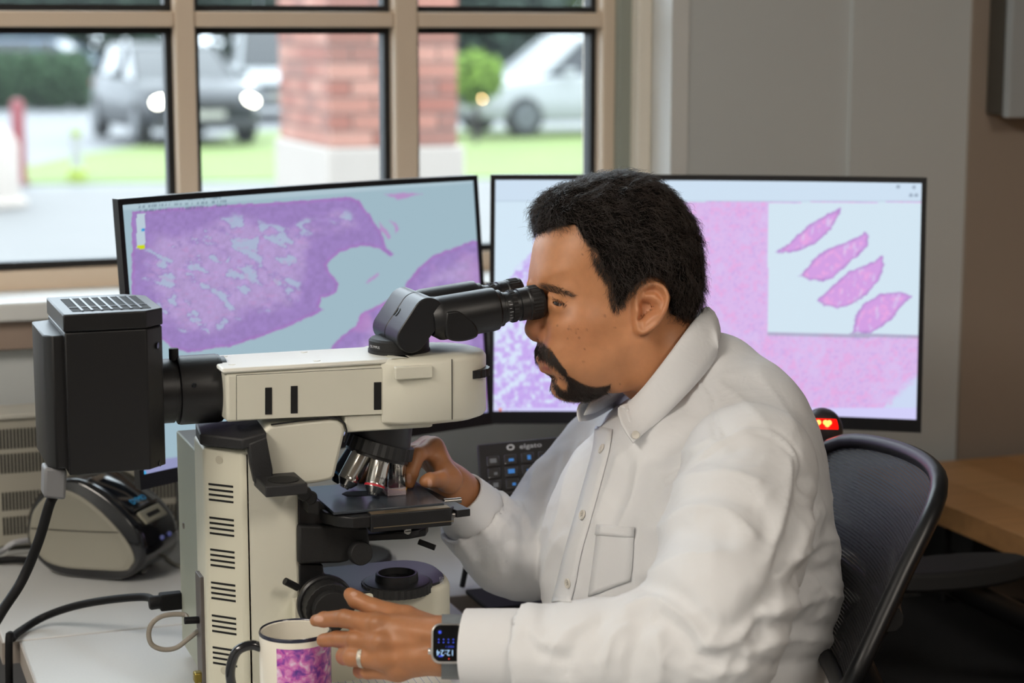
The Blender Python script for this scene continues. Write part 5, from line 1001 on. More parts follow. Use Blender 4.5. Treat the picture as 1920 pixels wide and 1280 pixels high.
for (a, b, r) in ((1134, 592, 2.0), (1153, 614, 1.4), (1066, 617, 1.8), (1100, 618, 1.6), (1086, 633, 1.7), (1079, 618, 1.3), (1071, 618, 1.2), (1084, 616, 1.2), (1094, 678, 1.5), (1045, 610, 1.6), (1096, 654, 1.4), (1092, 477, 1.5), (1223, 534, 1.3), (1080, 624, 1.3), (1067, 612, 1.3), (1076, 612, 1.), (1064, 635, 1.2), (1163, 720, 1.3), (1088, 609, 1.)): base = mixv(base, .6*np.exp(-((hx-a)**2+(hy_-b)**2)/(2*(.8*r)**2))*near, '#4a2c1c')
head_V, head_F, head_col = c2w(Hc), HF, base
# ---- hands and forearms (camera-side frame)
def handmesh(build, lo, hi, h=.0016):
    g = Grid(lo, hi, h); ff = build(g); V, F = nets(ff.astype(np.float32), g); return relax(V, F, 1, .4), F
def fingers(g, list_, k=.003):
    f = None
    for ch in list_: q = g.chain([(K(a, b, D), r) for a, b, D, r in ch], k); f = q if f is None else smin(f, q, .0022)
    return f
NF = [[(592, 1163, 1.985, .0062), (607, 1161, 1.975, .0078), (645, 1159, 1.955, .0090), (708, 1172, 1.935, .0112)],
      [(606, 1200, 1.985, .0070), (632, 1197, 1.970, .0082), (664, 1200, 1.945, .0092), (716, 1204, 1.925, .0115)],
      [(660, 1236, 1.990, .0070), (646, 1230, 1.965, .0085), (660, 1231, 1.940, .0095), (724, 1234, 1.925, .0112)],
      [(690, 1262, 1.985, .0062), (676, 1257, 1.965, .0074), (690, 1257, 1.945, .0082), (746, 1256, 1.930, .0100)]]
NT = [(657, 1114, 1.985, .0072), (668, 1124, 1.980, .0085), (702, 1140, 1.970, .0095), (762, 1160, 1.950, .0130), (815, 1190, 1.935, .018)]
def near_hand(g):
    f = fingers(g, NF)
    for (a, b, D, r) in [c[-1] for c in NF]: f = smin(f, g.rcone(K(a, b, D), K(815, 1208+(b-1210)*.42, 1.915), r, .0165), .009)
    f = smin(f, g.chain([(K(*q[:3]), q[3]) for q in NT], .004), .010)
    f = smin(f, g.ell(K(770, 1208, 1.935), (.030, .016, .028)), .012)
    f = smin(f, g.chain([(K(800, 1210, 1.922), .024), (K(850, 1212, 1.912), .0268), (K(930, 1215, 1.905), .028), (K(1000, 1216, 1.898), .028)], .01), .014)
    for (a, b, D) in ((708, 1168, 1.926), (716, 1203, 1.916), (724, 1232, 1.916), (748, 1254, 1.922)): f = smin(f, g.ell(K(a, b, D), (.009, .006, .007)), .006)
    for (a, b, D) in ((646, 1158, 1.948), (664, 1199, 1.938)): f = smin(f, g.ell(K(a, b, D), (.0075, .005, .0078)), .004)
    for a, b in (((735, 1190), (800, 1205)), ((740, 1220), (800, 1213))): f = smax(f, -g.rcone(K(*a, 1.905), K(*b, 1.893), .003, .002), .010)
    return f
lo = K(575, 1285, 2.02); hi = K(1110, 1090, 1.80)
NHV, NHF = handmesh(near_hand, (K(570, 1, 2.02)[0], 1.845, K(1, 1300, 2.0)[2]), (K(1010, 1, 1.9)[0], 2.02, K(1, 1090, 1.95)[2]))
FFN = [[(768, 905, 2.185, .0066), (771, 888, 2.182, .0078), (783, 852, 2.190, .0088), (812, 840, 2.220, .0115)],
       [(728, 905, 2.205, .0066), (746, 880, 2.202, .0076), (772, 848, 2.210, .0086), (800, 838, 2.240, .0110)],
       [(672, 902, 2.220, .0062), (700, 882, 2.225, .0072), (748, 850, 2.240, .0084), (795, 842, 2.260, .0105)],
       [(712, 900, 2.245, .006), (735, 880, 2.255, .007), (772, 862, 2.265, .0078), (800, 856, 2.280, .0095)]]
FT = [(797, 902, 2.170, .0066), (806, 900, 2.172, .0082), (825, 898, 2.185, .0092), (842, 900, 2.205, .0135)]
def far_hand(g):
    f = fingers(g, FFN)
    for (a, b, D, r) in [c[-1] for c in FFN]: f = smin(f, g.rcone(K(a, b, D), K(850, 915, 2.25+(D-2.25)*.5), r, .017), .010)
    f = smin(f, g.chain([(K(*q[:3]), q[3]) for q in FT], .004), .008)
    f = smin(f, g.rcone(K(842, 898, 2.205), K(826, 866, 2.21), .012, .010), .012)
    return smin(f, g.chain([(K(848, 912, 2.245), .0235), (K(862, 930, 2.252), .025), (K(880, 955, 2.262), .026), (K(905, 975, 2.275), .026)], .01), .014)
FHV, FHF = handmesh(far_hand, (K(655, 1, 2.23)[0], 2.135, K(1, 1060, 2.30)[2]), (K(985, 1, 2.35)[0], 2.38, K(1, 815, 2.2)[2]))
def handcol(V, nails):
    X, Y = pix(V); b = np.ones((len(V), 3))*np.array(lin('#aa734c')); mixh = lambda a, m_, c: a*(1-m_[:, None])+np.array(lin(c))*m_[:, None]  # same skin as the face, darkened to paint in the dimmer light here
    for (x, y, a, r) in nails: b = mixh(b, .8*sst(1.25, .85, np.hypot((X-x)/a, (Y-y)/r)), '#d0a590')
    return b
ncol = handcol(NHV, [(597, 1160, 9, 6), (663, 1113, 6, 4)]); X, Y = pix(NHV)
for a, b in ((646, 1158), (664, 1199), (712, 1172), (718, 1205)): ncol = ncol*(1-.16*np.exp(-((X-a)**2+(Y-b)**2)/(2*13**2)))[:, None]
fcol = handcol(FHV, [(767, 897, 4.5, 9), (806, 906, 4, 8)])
# ---- hidden body under the clothes, coarse
LF = np.array([-.94, -.342]); LL = np.array([-.342, .94]); A3 = np.array([[LF[0], LF[1], 0], [LL[0], LL[1], 0], [0, 0, 1]])   # forward, across, up
def trunk(g, o, arms=True):
    f = g.ell(K(1285, 1010, 2.20), (.140+o, .200+o, .160+o), A3); f = smin(f, g.ell(K(1292, 1120, 2.20), (.160+o, .195+o, .20+o), A3), .04)
    f = smin(f, g.ell(K(1360, 850, 2.21), (.085+o, .165+o, .118+o), A3), .05)
    f = smin(f, g.ell(K(1320, 1330, 2.20), (.155+o, .19+o, .15+o), A3), .05)
    f = smin(f, g.chain([(K(1350, 800, 2.17), .045+o), (K(1405, 860, 2.06), .060+o)]), .03); f = smin(f, g.chain([(K(1260, 800, 2.28), .045+o), (K(1165, 850, 2.36), .055+o)]), .03)
    f = smin(f, g.chain([(K(1338, 695, 2.205), .044+o), (K(1375, 800, 2.2), .06+o)]), .03)
    f = smin(f, g.chain([(K(1215, 850, 2.11), .035+o), (K(1240, 850, 2.24), .04+o), (K(1180, 860, 2.32), .035+o)]), .04)
    return f
NA = [(1405, 880, 2.00, .070), (1378, 1010, 1.935, .070), (1348, 1130, 1.875, .066), (1330, 1205, 1.862, .062), (1230, 1222, 1.868, .056), (1100, 1224, 1.88, .047), (985, 1218, 1.895, .040), (905, 1216, 1.905, .0345)]
FA = [(1140, 850, 2.37, .060), (1060, 950, 2.35, .057), (985, 1040, 2.31, .050), (950, 1030, 2.295, .048), (890, 975, 2.268, .040), (868, 945, 2.255, .035)]
gb = Grid((-.02, 1.75, -.62), (.48, 2.52, .0), .008)
fb = trunk(gb, -.012); fb = smin(fb, gb.chain([(K(*a[:3]), a[3]-.016) for a in NA], .01), .03); fb = smin(fb, gb.chain([(K(*a[:3]), a[3]-.014) for a in FA], .01), .03)
fb = smax(fb, -gb.chain([(K(1190, 640, 2.20), .065), (K(1255, 705, 2.20), .068), (K(1280, 735, 2.20), .058)]), .01)
BV, BF = nets(fb.astype(np.float32), gb)
# thighs towards the desk, knees bent
def legs(g):
    f = None
    hipc = K(1320, 1345, 2.19)
    wv_ = lambda x, y, z: (np.array([x, y, z])-np.array(tuple(CO)))@_C.T
    for s in (-1, 1):
        q = g.chain([(K(1320, 1330, 2.19), .12), (wv_(1.10, 1.93+s*.10, .60), .095), (wv_(.80, 1.93+s*.14, .56), .075), (wv_(.74, 1.93+s*.14, .50), .065), (wv_(.76, 1.93+s*.15, .10), .045), (wv_(.66, 1.93+s*.16, .06), .04)], .02); f = q if f is None else smin(f, q, .03)
    return f
gl_ = Grid((-.20, 1.5, -1.75), (.75, 2.75, -.35), .014); LV, LFc = nets(legs(gl_).astype(np.float32), gl_)
parts_ = [(head_V, head_F, head_col), (c2w(NHV), NHF, ncol), (c2w(FHV), FHF, fcol), (c2w(BV), BF, np.ones((len(BV), 3))*np.array(lin('#c88c62'))), (c2w(LV), LFc, np.ones((len(LV), 3))*np.array(lin('#c88c62')))]
off = 0; AV, AF, AC = [], [], []
for v, q, c in parts_: AV.append(v); AF.append(q+off); AC.append(c); off += len(v)
m_skin = bpy.data.materials.new('skin'); m_skin.use_nodes = True; N = m_skin.node_tree.nodes; L = m_skin.node_tree.links; b = N['Principled BSDF']
at_ = N.new('ShaderNodeVertexColor'); at_.layer_name = 'tone'; tc = N.new('ShaderNodeTexCoord'); nz = N.new('ShaderNodeTexNoise'); nz.inputs['Scale'].default_value = 90; nz.inputs['Detail'].default_value = 5; hs = N.new('ShaderNodeHueSaturation'); mr_ = N.new('ShaderNodeMapRange'); mr_.inputs['To Min'].default_value = .86; mr_.inputs['To Max'].default_value = 1.14
L.new(tc.outputs['Object'], nz.inputs['Vector']); L.new(nz.outputs['Fac'], mr_.inputs[0]); L.new(mr_.outputs[0], hs.inputs['Value']); L.new(at_.outputs[0], hs.inputs['Color']); L.new(hs.outputs[0], b.inputs['Base Color'])
n2 = N.new('ShaderNodeTexNoise'); n2.inputs['Scale'].default_value = 900; n2.inputs['Detail'].default_value = 2; bp = N.new('ShaderNodeBump'); bp.inputs['Strength'].default_value = .12; bp.inputs['Distance'].default_value = .0006; L.new(tc.outputs['Object'], n2.inputs['Vector']); L.new(n2.outputs['Fac'], bp.inputs['Height']); L.new(bp.outputs[0], b.inputs['Normal'])
b.inputs['Roughness'].default_value = .46; b.inputs['Subsurface Weight'].default_value = .12; b.inputs['Subsurface Radius'].default_value = (1, .35, .2); b.inputs['Subsurface Scale'].default_value = .004; b.inputs['Specular IOR Level'].default_value = .5
porg = Vector((1.06, 1.93, .47))
man = link('person', npmesh('person', np.concatenate(AV), np.concatenate(AF), np.concatenate(AC), porg), m_skin, None, porg)
tag(man, 'man with black hair and goatee in a white shirt looking into the microscope', 'person')
# eyes
for s in (-1, 1):
    ec = c2w(h2c(np.array([eyeL[0], s*abs(eyeL[1]), eyeL[2]]))); gz = Vector(c2w(h2c(np.array([eyeL[0]-.05, s*abs(eyeL[1])-.062*(s < 0), eyeL[2]-.006]))))-Vector(ec); gz.normalize()
    ey = MB().ball(ec, ER, 24, 16).build('eyeball', mat('eye_white', '#a8998e', .2, coat=.5), man, smooth=180)
    MB().lathe([(.0059, ER*.878), (.0050, ER*.925), (.0028, ER*.99), (.0001, ER*1.01)], ec, gz, 20, cap=False).build('iris', mat('iris_brown', '#2a170e', .1, coat=1), ey, smooth=60)
# ---- hair: a lumpy volume and many strands over it
HAIRO = [(1002, 402), (1004, 388), (1018, 368), (1042, 352), (1078, 342), (1115, 330), (1160, 324), (1205, 330), (1245, 352), (1275, 385), (1299, 425), (1311, 470), (1315, 520), (1315, 565), (1311, 592), (1300, 625), (1270, 690), (1150, 710), (1040, 620), (1008, 500), (1006, 450), (1002, 420)]
HAIRO = [(p.x, p.y) for p in crv([(a, b, 0) for a, b in HAIRO+HAIRO[:1]], 4)][:-1]
hd_ = -poly_sd(X2, Z2, h2(HAIRO)); hm = poly_sd(X2, Z2, h2(HAIRM, -.07))
hw = Wm+.012-.006*sst(hp(1200, 520)[2], hp(1200, 590)[2], Z2)*1.0
wv2 = (hw**2*(1-(1-np.clip(hd_/.085, -.6, 1))**2)).astype(np.float32)
fh = (G.Y**2-wv2[:, None, :])/(2*np.sqrt(np.maximum(wv2, 0)+.02**2))[:, None, :]
nz1 = G.noise(.013, 5); nz2 = G.noise(.0065, 8)
fh = fh+.0046*nz1+.0022*nz2+.001
fh = smax(fh, (hm[:, None, :]+0*G.Y).astype(np.float32)+.002*nz2+.002, .007)
fh = smax(fh, -(np.minimum(ear(-1), ear(1))-.0015), .002)
HHV, HHF = nets(fh.astype(np.float32), G); HHN = vnormals(HHV, HHF)
m_hair = mat('black_hair', '#0b0908', .9, spec=.1); m_hair2 = mat('black_hair_strands', '#332822', .36, spec=.7)
hair = link('hair', npmesh('hair', c2w(h2c(HHV)), HHF, None, porg), m_hair, man)
def strands(name, P, D, N_, length, rad, curl, parent, material, segs=6, bend=0.0, sag=0.0, seed=1, lift=.25, clump=0):
    """tapered three-sided hairs: P roots, D growth directions, N_ surface normals (local head frame -> world)"""
    rg = np.random.default_rng(seed); n = len(P); T = D/(np.linalg.norm(D, axis=1, keepdims=True)+1e-9); B = np.cross(T, N_); B /= np.linalg.norm(B, axis=1, keepdims=True)+1e-9
    L_ = length*(.6+.8*rg.random(n)); ph = rg.random(n)*6.28; fr = curl[1]*(.7+.6*rg.random(n)); am = curl[0]*(.5+rg.random(n)); vs = []
    if clump:
        cn = np.array([[mnoise.noise(Vector(q)/clump+Vector((k*31., 7., 3.))) for k in range(3)] for q in P]); ph = 9*cn[:, 0]+.5*rg.random(n); T = T+B*(1.3*cn[:, 1])[:, None]; T /= np.linalg.norm(T, axis=1, keepdims=True); L_ = L_*(1+.6*cn[:, 2]) 
    for k in range(segs+1):
        t = k/segs; s = (L_*t)[:, None]; a = ph+fr*t
        p = P+T*s*(1-.25*t)+N_*(lift*s*(1-bend*t))+B*(am*t*np.sin(a))[:, None]+N_*(am*.5*t*np.cos(a))[:, None]+np.array([0, 0, -1.])*sag*t*t
        r = rad*(1-.75*t)
        for j in range(3):
            an = 2.094*j; vs.append(p+(B*math.cos(an)+N_*math.sin(an))*r)
    V = np.stack(vs, 1).reshape(-1, 3); m_ = (segs+1)*3; F = []
    for k in range(segs):
        for j in range(3): F.append((k*3+j, k*3+(j+1) % 3, (k+1)*3+(j+1) % 3, (k+1)*3+j))
    F = (np.arange(n)[:, None, None]*m_+np.array(F)[None]).reshape(-1, 4)
    me = npmesh(name, c2w(h2c(V)), F, None, porg); o = link(name, me, material, parent); o['kind'] = 'stuff'; return o
rg = np.random.default_rng(11)
fa = np.linalg.norm(np.cross(HHV[HHF[:, 1]]-HHV[HHF[:, 0]], HHV[HHF[:, 3]]-HHV[HHF[:, 0]]), axis=1)
fc_ = HHV[HHF].mean(1); fnr = HHN[HHF].mean(1); outer = (np.einsum('ij,ij->i', fc_-np.array([.03, 0, .02]), fnr) > 0); pr = fa*outer; pr /= pr.sum()
ii = rg.choice(len(fc_), 15000, p=pr); Pp = fc_[ii]+rg.normal(size=(15000, 3))*.0006; Nn = fnr[ii]
wh = hp(1190, 400); flow = np.stack([np.full(15000, .9), np.zeros(15000), np.full(15000, -.35)], 1)
px_, py_ = pix(h2c(Pp)); flow[:, 2] -= 1.2*sst(430, 540, py_); flow[:, 0] -= 1.5*sst(1080, 1000, px_); flow[:, 0] -= .55*sst(470, 560, py_)
flow += rg.normal(size=flow.shape)*.28; flow -= Nn*np.einsum('ij,ij->i', flow, Nn)[:, None]
strands('hair_strands', Pp, flow, Nn, .018, .00024, (.0050, 7.0), hair, m_hair2, 6, .5, .002, 4, .36, clump=.012)
# ---- beard, brows, lashes: rooted on the face
fbv = BVHTree.FromPolygons([tuple(v) for v in HV], [tuple(q) for q in HF])
oc = c2h(np.zeros(3))
def root(px, py):
    d = c2h(K(px, py, 1.0))-oc; h = fbv.ray_cast(Vector(oc), Vector(d).normalized()); return (np.array(h[0]), np.array(h[1])) if h[0] is not None else None
def scatter(poly, n, seed):
    rg = np.random.default_rng(seed); P = np.array(poly); lo, hi = P.min(0), P.max(0); out = []
    while len(out) < n:
        q = lo+(hi-lo)*rg.random(2)
        if poly_sd(np.array([q[0]]), np.array([q[1]]), poly)[0] < 1.0*rg.normal(): 
            r = root(*q)
            if r is not None and r[1][1] < .35: out.append((r[0], r[1], q))
            elif rg.random() < .02: out.append(out[-1]) if out else None
    return out
def beard(name, poly, n, dirf, length, rad, seed, lift=.35, curl=(.0008, 3.)):
    R_ = scatter(poly, n, seed); P = np.array([r[0] for r in R_]); Nq = np.array([r[1] for r in R_]); D = np.array([dirf(*r[2]) for r in R_])+np.random.default_rng(seed).normal(size=(len(R_), 3))*.28
    P2 = P.copy(); P2[:, 1] *= -1; N2 = Nq.copy(); N2[:, 1] *= -1; D2 = D.copy(); D2[:, 1] *= -1; P = np.concatenate([P, P2]); Nq = np.concatenate([Nq, N2]); D = np.concatenate([D, D2])
    D = D-Nq*np.einsum('ij,ij->i', D, Nq)[:, None]
    return strands(name, P-Nq*.0005, D, Nq, length, rad, curl, man, m_hair2, 4, .4, .0008, seed+1, lift)
beard('moustache', MOU, 1000, lambda x, y: (.45, -.2, -1.), .0075, .00022, 21, .38)
beard('goatee', CHN, 2200, lambda x, y: (.25 if y > 735 else -.1, -.1, -.9), .0075, .00022, 22, .42)
beard('soul_patch', SOUL, 160, lambda x, y: (.1, 0, -1.), .005, .0002, 23)
BROW = [(1008, 531), (1022, 532), (1040, 537), (1060, 546), (1078, 556), (1064, 554), (1045, 549), (1028, 545), (1014, 541)]
beard('eyebrow', BROW, 420, lambda x, y: (1., -.3, .25-.02*(x-1010)/10*2), .0065, .0002, 24, .22)
beard('eyelashes', [(1037, 559), (1050, 562), (1064, 570), (1062, 572), (1048, 565), (1036, 562)], 60, lambda x, y: (-.8, -.6, -.35), .0055, .00018, 25, .6)
beard('sideburn', [(1135, 515), (1150, 520), (1168, 530), (1176, 548), (1168, 570), (1157, 580), (1147, 576), (1139, 550)], 500, lambda x, y: (.1, 0, -1.), .009, .00024, 26, .2)
beard('temple_hair', [(1106, 462), (1124, 478), (1146, 512), (1142, 524), (1130, 512), (1116, 488)], 200, lambda x, y: (-.35, 0, -1.), .011, .00024, 27, .3)
# ---- shirt
m_shirt = bpy.data.materials.new('white_cotton'); m_shirt.use_nodes = True; N = m_shirt.node_tree.nodes; L = m_shirt.node_tree.links; b = N['Principled BSDF']; b.inputs['Base Color'].default_value = (.73, .735, .75, 1); b.inputs['Roughness'].default_value = .75; b.inputs['Sheen Weight'].default_value = .15; b.inputs['Specular IOR Level'].default_value = .25
tc = N.new('ShaderNodeTexCoord'); nz = N.new('ShaderNodeTexNoise'); nz.inputs['Scale'].default_value = 26; nz.inputs['Detail'].default_value = 3; nz.inputs['Distortion'].default_value = .8; n2 = N.new('ShaderNodeTexNoise'); n2.inputs['Scale'].default_value = 1600; bp = N.new('ShaderNodeBump'); bp.inputs['Strength'].default_value = .22; bp.inputs['Distance'].default_value = .006; b2 = N.new('ShaderNodeBump'); b2.inputs['Strength'].default_value = .08; b2.inputs['Distance'].default_value = .0006
L.new(tc.outputs['Object'], nz.inputs['Vector']); L.new(tc.outputs['Object'], n2.inputs['Vector']); L.new(nz.outputs['Fac'], bp.inputs['Height']); L.new(n2.outputs['Fac'], b2.inputs['Height']); L.new(bp.outputs[0], b2.inputs['Normal']); L.new(b2.outputs[0], b.inputs['Normal'])
gs = Grid((-.10, 1.78, -.50), (.46, 2.50, .02), .0042)
fs_ = trunk(gs, 0.)
nearm = gs.chain([(K(*a[:3]), a[3]) for a in NA], .02); farm = gs.chain([(K(*a[:3]), a[3]) for a in FA], .02)
fs_ = smin(smin(fs_, nearm, .010), farm, .012)
fs_ = smax(fs_, -gs.chain([(K(1190, 640, 2.20), .055), (K(1255, 705, 2.20), .053), (K(1275, 730, 2.20), .040)]), .006)      # neck opening
fs_ = smax(fs_, -(gs.rcone(K(840, 1214, 1.915), K(896, 1215, 1.908), .06, .06)), .004); fs_ = smax(fs_, -gs.rcone(K(835, 905, 2.235), K(866, 940, 2.253), .05, .046), .004)
cut = K(1, 1310, 2.0)[2]
SV, SF = nets(fs_.astype(np.float32), gs); SV = relax(SV, SF, 2, .5)
NRM = vnormals(SV, SF); sx_, sy_ = pix(SV); facing = sst(.15, -.25, np.einsum('ij,ij->i', NRM, SV/np.linalg.norm(SV, axis=1, keepdims=True)))
disp = np.zeros(len(SV))
FOLDS = [  # width px, height mm (+ out), polyline in the side view
 (16, 5, [(1250, 915), (1310, 893), (1370, 890), (1420, 905)]), (18, -4, [(1240, 955), (1300, 925), (1370, 925), (1420, 950), (1440, 1000)]), (20, 5, [(1235, 990), (1290, 955), (1360, 960), (1410, 1000)]), (22, -4, [(1225, 1040), (1290, 1000), (1360, 1005)]),
 (18, 4, [(1220, 1075), (1270, 1045), (1340, 1040)]), (20, 6, [(1178, 1140), (1225, 1122), (1262, 1140), (1300, 1172), (1325, 1208), (1375, 1203), (1425, 1160), (1450, 1110)]), (22, -6, [(1190, 1165), (1240, 1155), (1285, 1190), (1310, 1230), (1370, 1232), (1430, 1195)]),
 (20, -5, [(1215, 1100), (1260, 1110), (1310, 1150), (1345, 1180), (1390, 1170), (1430, 1120)]), (15, 4, [(1180, 1170), (1150, 1200), (1130, 1260)]), (16, -4, [(1205, 1180), (1190, 1220), (1180, 1275)]), (16, 4, [(1235, 1190), (1240, 1240), (1235, 1280)]), (14, 3, [(1100, 1170), (1060, 1190), (1030, 1240)]), (14, -3, [(1130, 1165), (1085, 1200), (1060, 1260)]),
 (12, 3, [(1000, 1185), (1020, 1205), (1060, 1210)]), (12, -3, [(990, 1200), (1015, 1225), (1060, 1235)]), (13, 3, [(1300, 1240), (1350, 1260), (1420, 1250)]),
 (16, -8, [(1505, 900), (1490, 980), (1462, 1060), (1440, 1130), (1420, 1190)]), (16, 5, [(1480, 860), (1478, 930), (1462, 990), (1440, 1050)]),
 (14, 5, [(1460, 1080), (1500, 1040), (1560, 1010), (1590, 1030)]), (14, -6, [(1450, 1120), (1510, 1080), (1575, 1060)]), (15, 6, [(1440, 1150), (1510, 1128), (1560, 1115), (1590, 1128)]), (14, -5, [(1430, 1175), (1500, 1170), (1560, 1180), (1590, 1195)]), (15, 5, [(1400, 1225), (1470, 1200), (1540, 1200), (1590, 1210)]), (14, -4, [(1420, 1250), (1500, 1240), (1580, 1235)]),
 (13, 4, [(1530, 960), (1510, 1000), (1490, 1050)]), (12, -4, [(1555, 980), (1540, 1030), (1500, 1070)]), (15, 3, [(1520, 900), (1540, 960), (1530, 1000)]),
 (14, 4, [(1200, 870), (1190, 930), (1165, 985)]), (13, -4, [(1222, 880), (1215, 940), (1190, 1000)]), (12, 3, [(1160, 860), (1140, 920), (1120, 975)]), (14, -3, [(1180, 865), (1165, 930), (1145, 980)]),
 (14, 4, [(1090, 830), (1065, 900), (1045, 980), (1025, 1050)]), (13, -4, [(1110, 830), (1085, 910), (1065, 990)]), (14, 3, [(1060, 850), (1035, 930), (1015, 1010)]), (12, -3, [(1045, 860), (1020, 940), (1000, 1010)]),
 (12, 3, [(1060, 1000), (1035, 1040), (1020, 1100)]), (13, -3, [(1050, 1050), (1030, 1110), (1020, 1160)]),
 (12, 4, [(880, 940), (920, 960), (960, 1000)]), (12, -4, [(900, 925), (945, 945), (985, 975)]), (12, 3, [(900, 990), (930, 1030), (940, 1070)]), (12, -3, [(870, 990), (895, 1035), (900, 1065)]), (10, 3, [(940, 925), (980, 950), (1000, 990)]), (12, -4, [(985, 900), (985, 960), (980, 1040)]), (12, 3, [(1010, 870), (990, 920), (975, 960)]), (10, 2.5, [(845, 980), (860, 1010), (885, 1050)]),
 (16, 3, [(1250, 860), (1330, 830), (1400, 808)]), (14, -3, [(1245, 880), (1330, 855), (1400, 835), (1450, 835)]), (16, -2.5, [(1290, 760), (1350, 800), (1380, 830)]), (16, 2.5, [(1350, 720), (1400, 760), (1440, 800)]), (14, 2, [(1420, 700), (1460, 750), (1490, 800)]),
]
for w_, h_, pl in FOLDS:
    q = crv([(a, b_, 0) for a, b_ in pl], 5); d = stroke_d(sx_, sy_, [(p.x, p.y) for p in q]); disp += (h_*.00115*np.exp(-np.abs(d)/(w_*.62)) if h_ > 0 else h_*.001*np.exp(-(d/w_)**2))*facing
SV = SV+NRM*disp[:, None]
# soft unevenness, and sharper creases where the cloth bunches
PT = SV*np.array([1., 1., 1.])
disp2 = np.array([mnoise.fractal(Vector(p)*14, .8, 2, 3) for p in SV])*.0016
wr_ = np.zeros(len(SV))
for cx_, cy_, rr2, am in ((1340, 1200, 110, 1.0), (1250, 1130, 90, .9), (1130, 1215, 110, .7), (1520, 1110, 90, 1.0), (1500, 1000, 80, .7), (1270, 960, 80, .6), (920, 1000, 70, .9), (985, 960, 60, .8), (1030, 1080, 80, .5), (1430, 920, 70, .5), (1120, 900, 70, .35)): wr_ = np.maximum(wr_, am*np.exp(-((sx_-cx_)**2+(sy_-cy_)**2)/(2*rr2**2)))
rid = np.array([1-abs(mnoise.noise(Vector((p[0]*22+p[2]*14, p[1]*16, p[2]*20-p[0]*16)))*2.2) if w > .08 else 0. for p, w in zip(SV, wr_)]); rid2 = np.array([1-abs(mnoise.noise(Vector((p[0]*46-p[2]*30, p[1]*30+3, p[2]*30+p[0]*10)))*2.2) if w > .15 else 0. for p, w in zip(SV, wr_)])
SV = SV+NRM*(disp2+wr_*(np.clip(rid, 0, 1)**3*.0030+np.clip(rid2, 0, 1)**3*.0012))[:, None]
# seams stand out as narrow ridges
for pl in ([(1240, 905), (1300, 862), (1360, 822), (1405, 806), (1450, 812), (1480, 838), (1492, 870), (1500, 905), (1520, 945)], [(1298, 703), (1325, 740), (1340, 780), (1350, 818)]):
    q = crv([(a, b_, 0) for a, b_ in pl], 5); d = stroke_d(sx_, sy_, [(p.x, p.y) for p in q]); SV = SV+NRM*((.0013*np.exp(-(d/3.2)**2)-.0016*np.exp(-((d-7)/4)**2))*facing)[:, None]
shirt = link('shirt', npmesh('shirt', c2w(SV), SF, None, porg), m_shirt, man); shirt['label'] = 'white button-down shirt with rolled folds'
sbv = BVHTree.FromPolygons([tuple(v) for v in c2w(SV)], [tuple(q) for q in SF])
def onshirt(px, py, lift=.001):
    h = sbv.ray_cast(CO, ray(px, py).normalized()); return (h[0]+h[1]*lift, h[1]) if h[0] is not None else (at(px, py, 2.1), -_fw)
def patch(name, rows, lift, m_, parent, th=.0012):
    R_ = [[onshirt(a, b_, lift)[0] for a, b_ in r] for r in rows]; o = MB().loft(R_, closed=False, cap=False).build(name, m_, parent, smooth=180); md = o.modifiers.new('thick', 'SOLIDIFY'); md.thickness = th; md.offset = 0; return o
def rows(left, right, n, mcols):
    l = crv([(a, b_, 0) for a, b_ in left], 6); r = crv([(a, b_, 0) for a, b_ in right], 6); k = len(l); out = []
    for i in range(n):
        t = i/(n-1)*(k-1); j = min(int(t), k-2); u = t-j; a = l[j].lerp(l[j+1], u); c_ = r[j].lerp(r[j+1], u); out.append([(a.x+(c_.x-a.x)*q/(mcols-1), a.y+(c_.y-a.y)*q/(mcols-1)) for q in range(mcols)])
    return out
patch('placket', rows([(1118, 800), (1112, 850), (1082, 960), (1062, 1030), (1047, 1090), (1037, 1128)], [(1150, 806), (1143, 850), (1112, 965), (1092, 1035), (1081, 1092), (1072, 1130)], 26, 4), .0016, m_shirt, shirt)
patch('pocket', rows([(1122, 985), (1117, 1030), (1111, 1075), (1105, 1118)], [(1190, 990), (1189, 1025), (1187, 1058), (1184, 1088)], 14, 6), .0016, m_shirt, shirt); patch('pocket_hem', rows([(1122, 983), (1119, 1003)], [(1191, 988), (1190, 1009)], 4, 6), .0026, m_shirt, shirt)
m_btn = mat('pearl_button', '#d5d0c6', .3)
def button(px, py):
    p, n_ = onshirt(px, py, .0028); b_ = MB().lathe([(.0002, .0006), (.0035, .0006), (.0046, .0016), (.0055, .0014), (.0057, .0), (.0002, -.0004)], p, n_, 18).build('button', m_btn, shirt, smooth=50)
    for k in range(4): a = n_.orthogonal().normalized(); c_ = n_.cross(a); q = p+(a*math.cos(k*1.571+.6)+c_*math.sin(k*1.571+.6))*.0016; MB().lathe([(.0006, .0012), (.0001, .0012)], q, n_, 6, cap=False).build('button_hole', m_line, b_)
for a, b_ in ((1132, 843), (1096, 966), (1069, 1093)): button(a, b_)
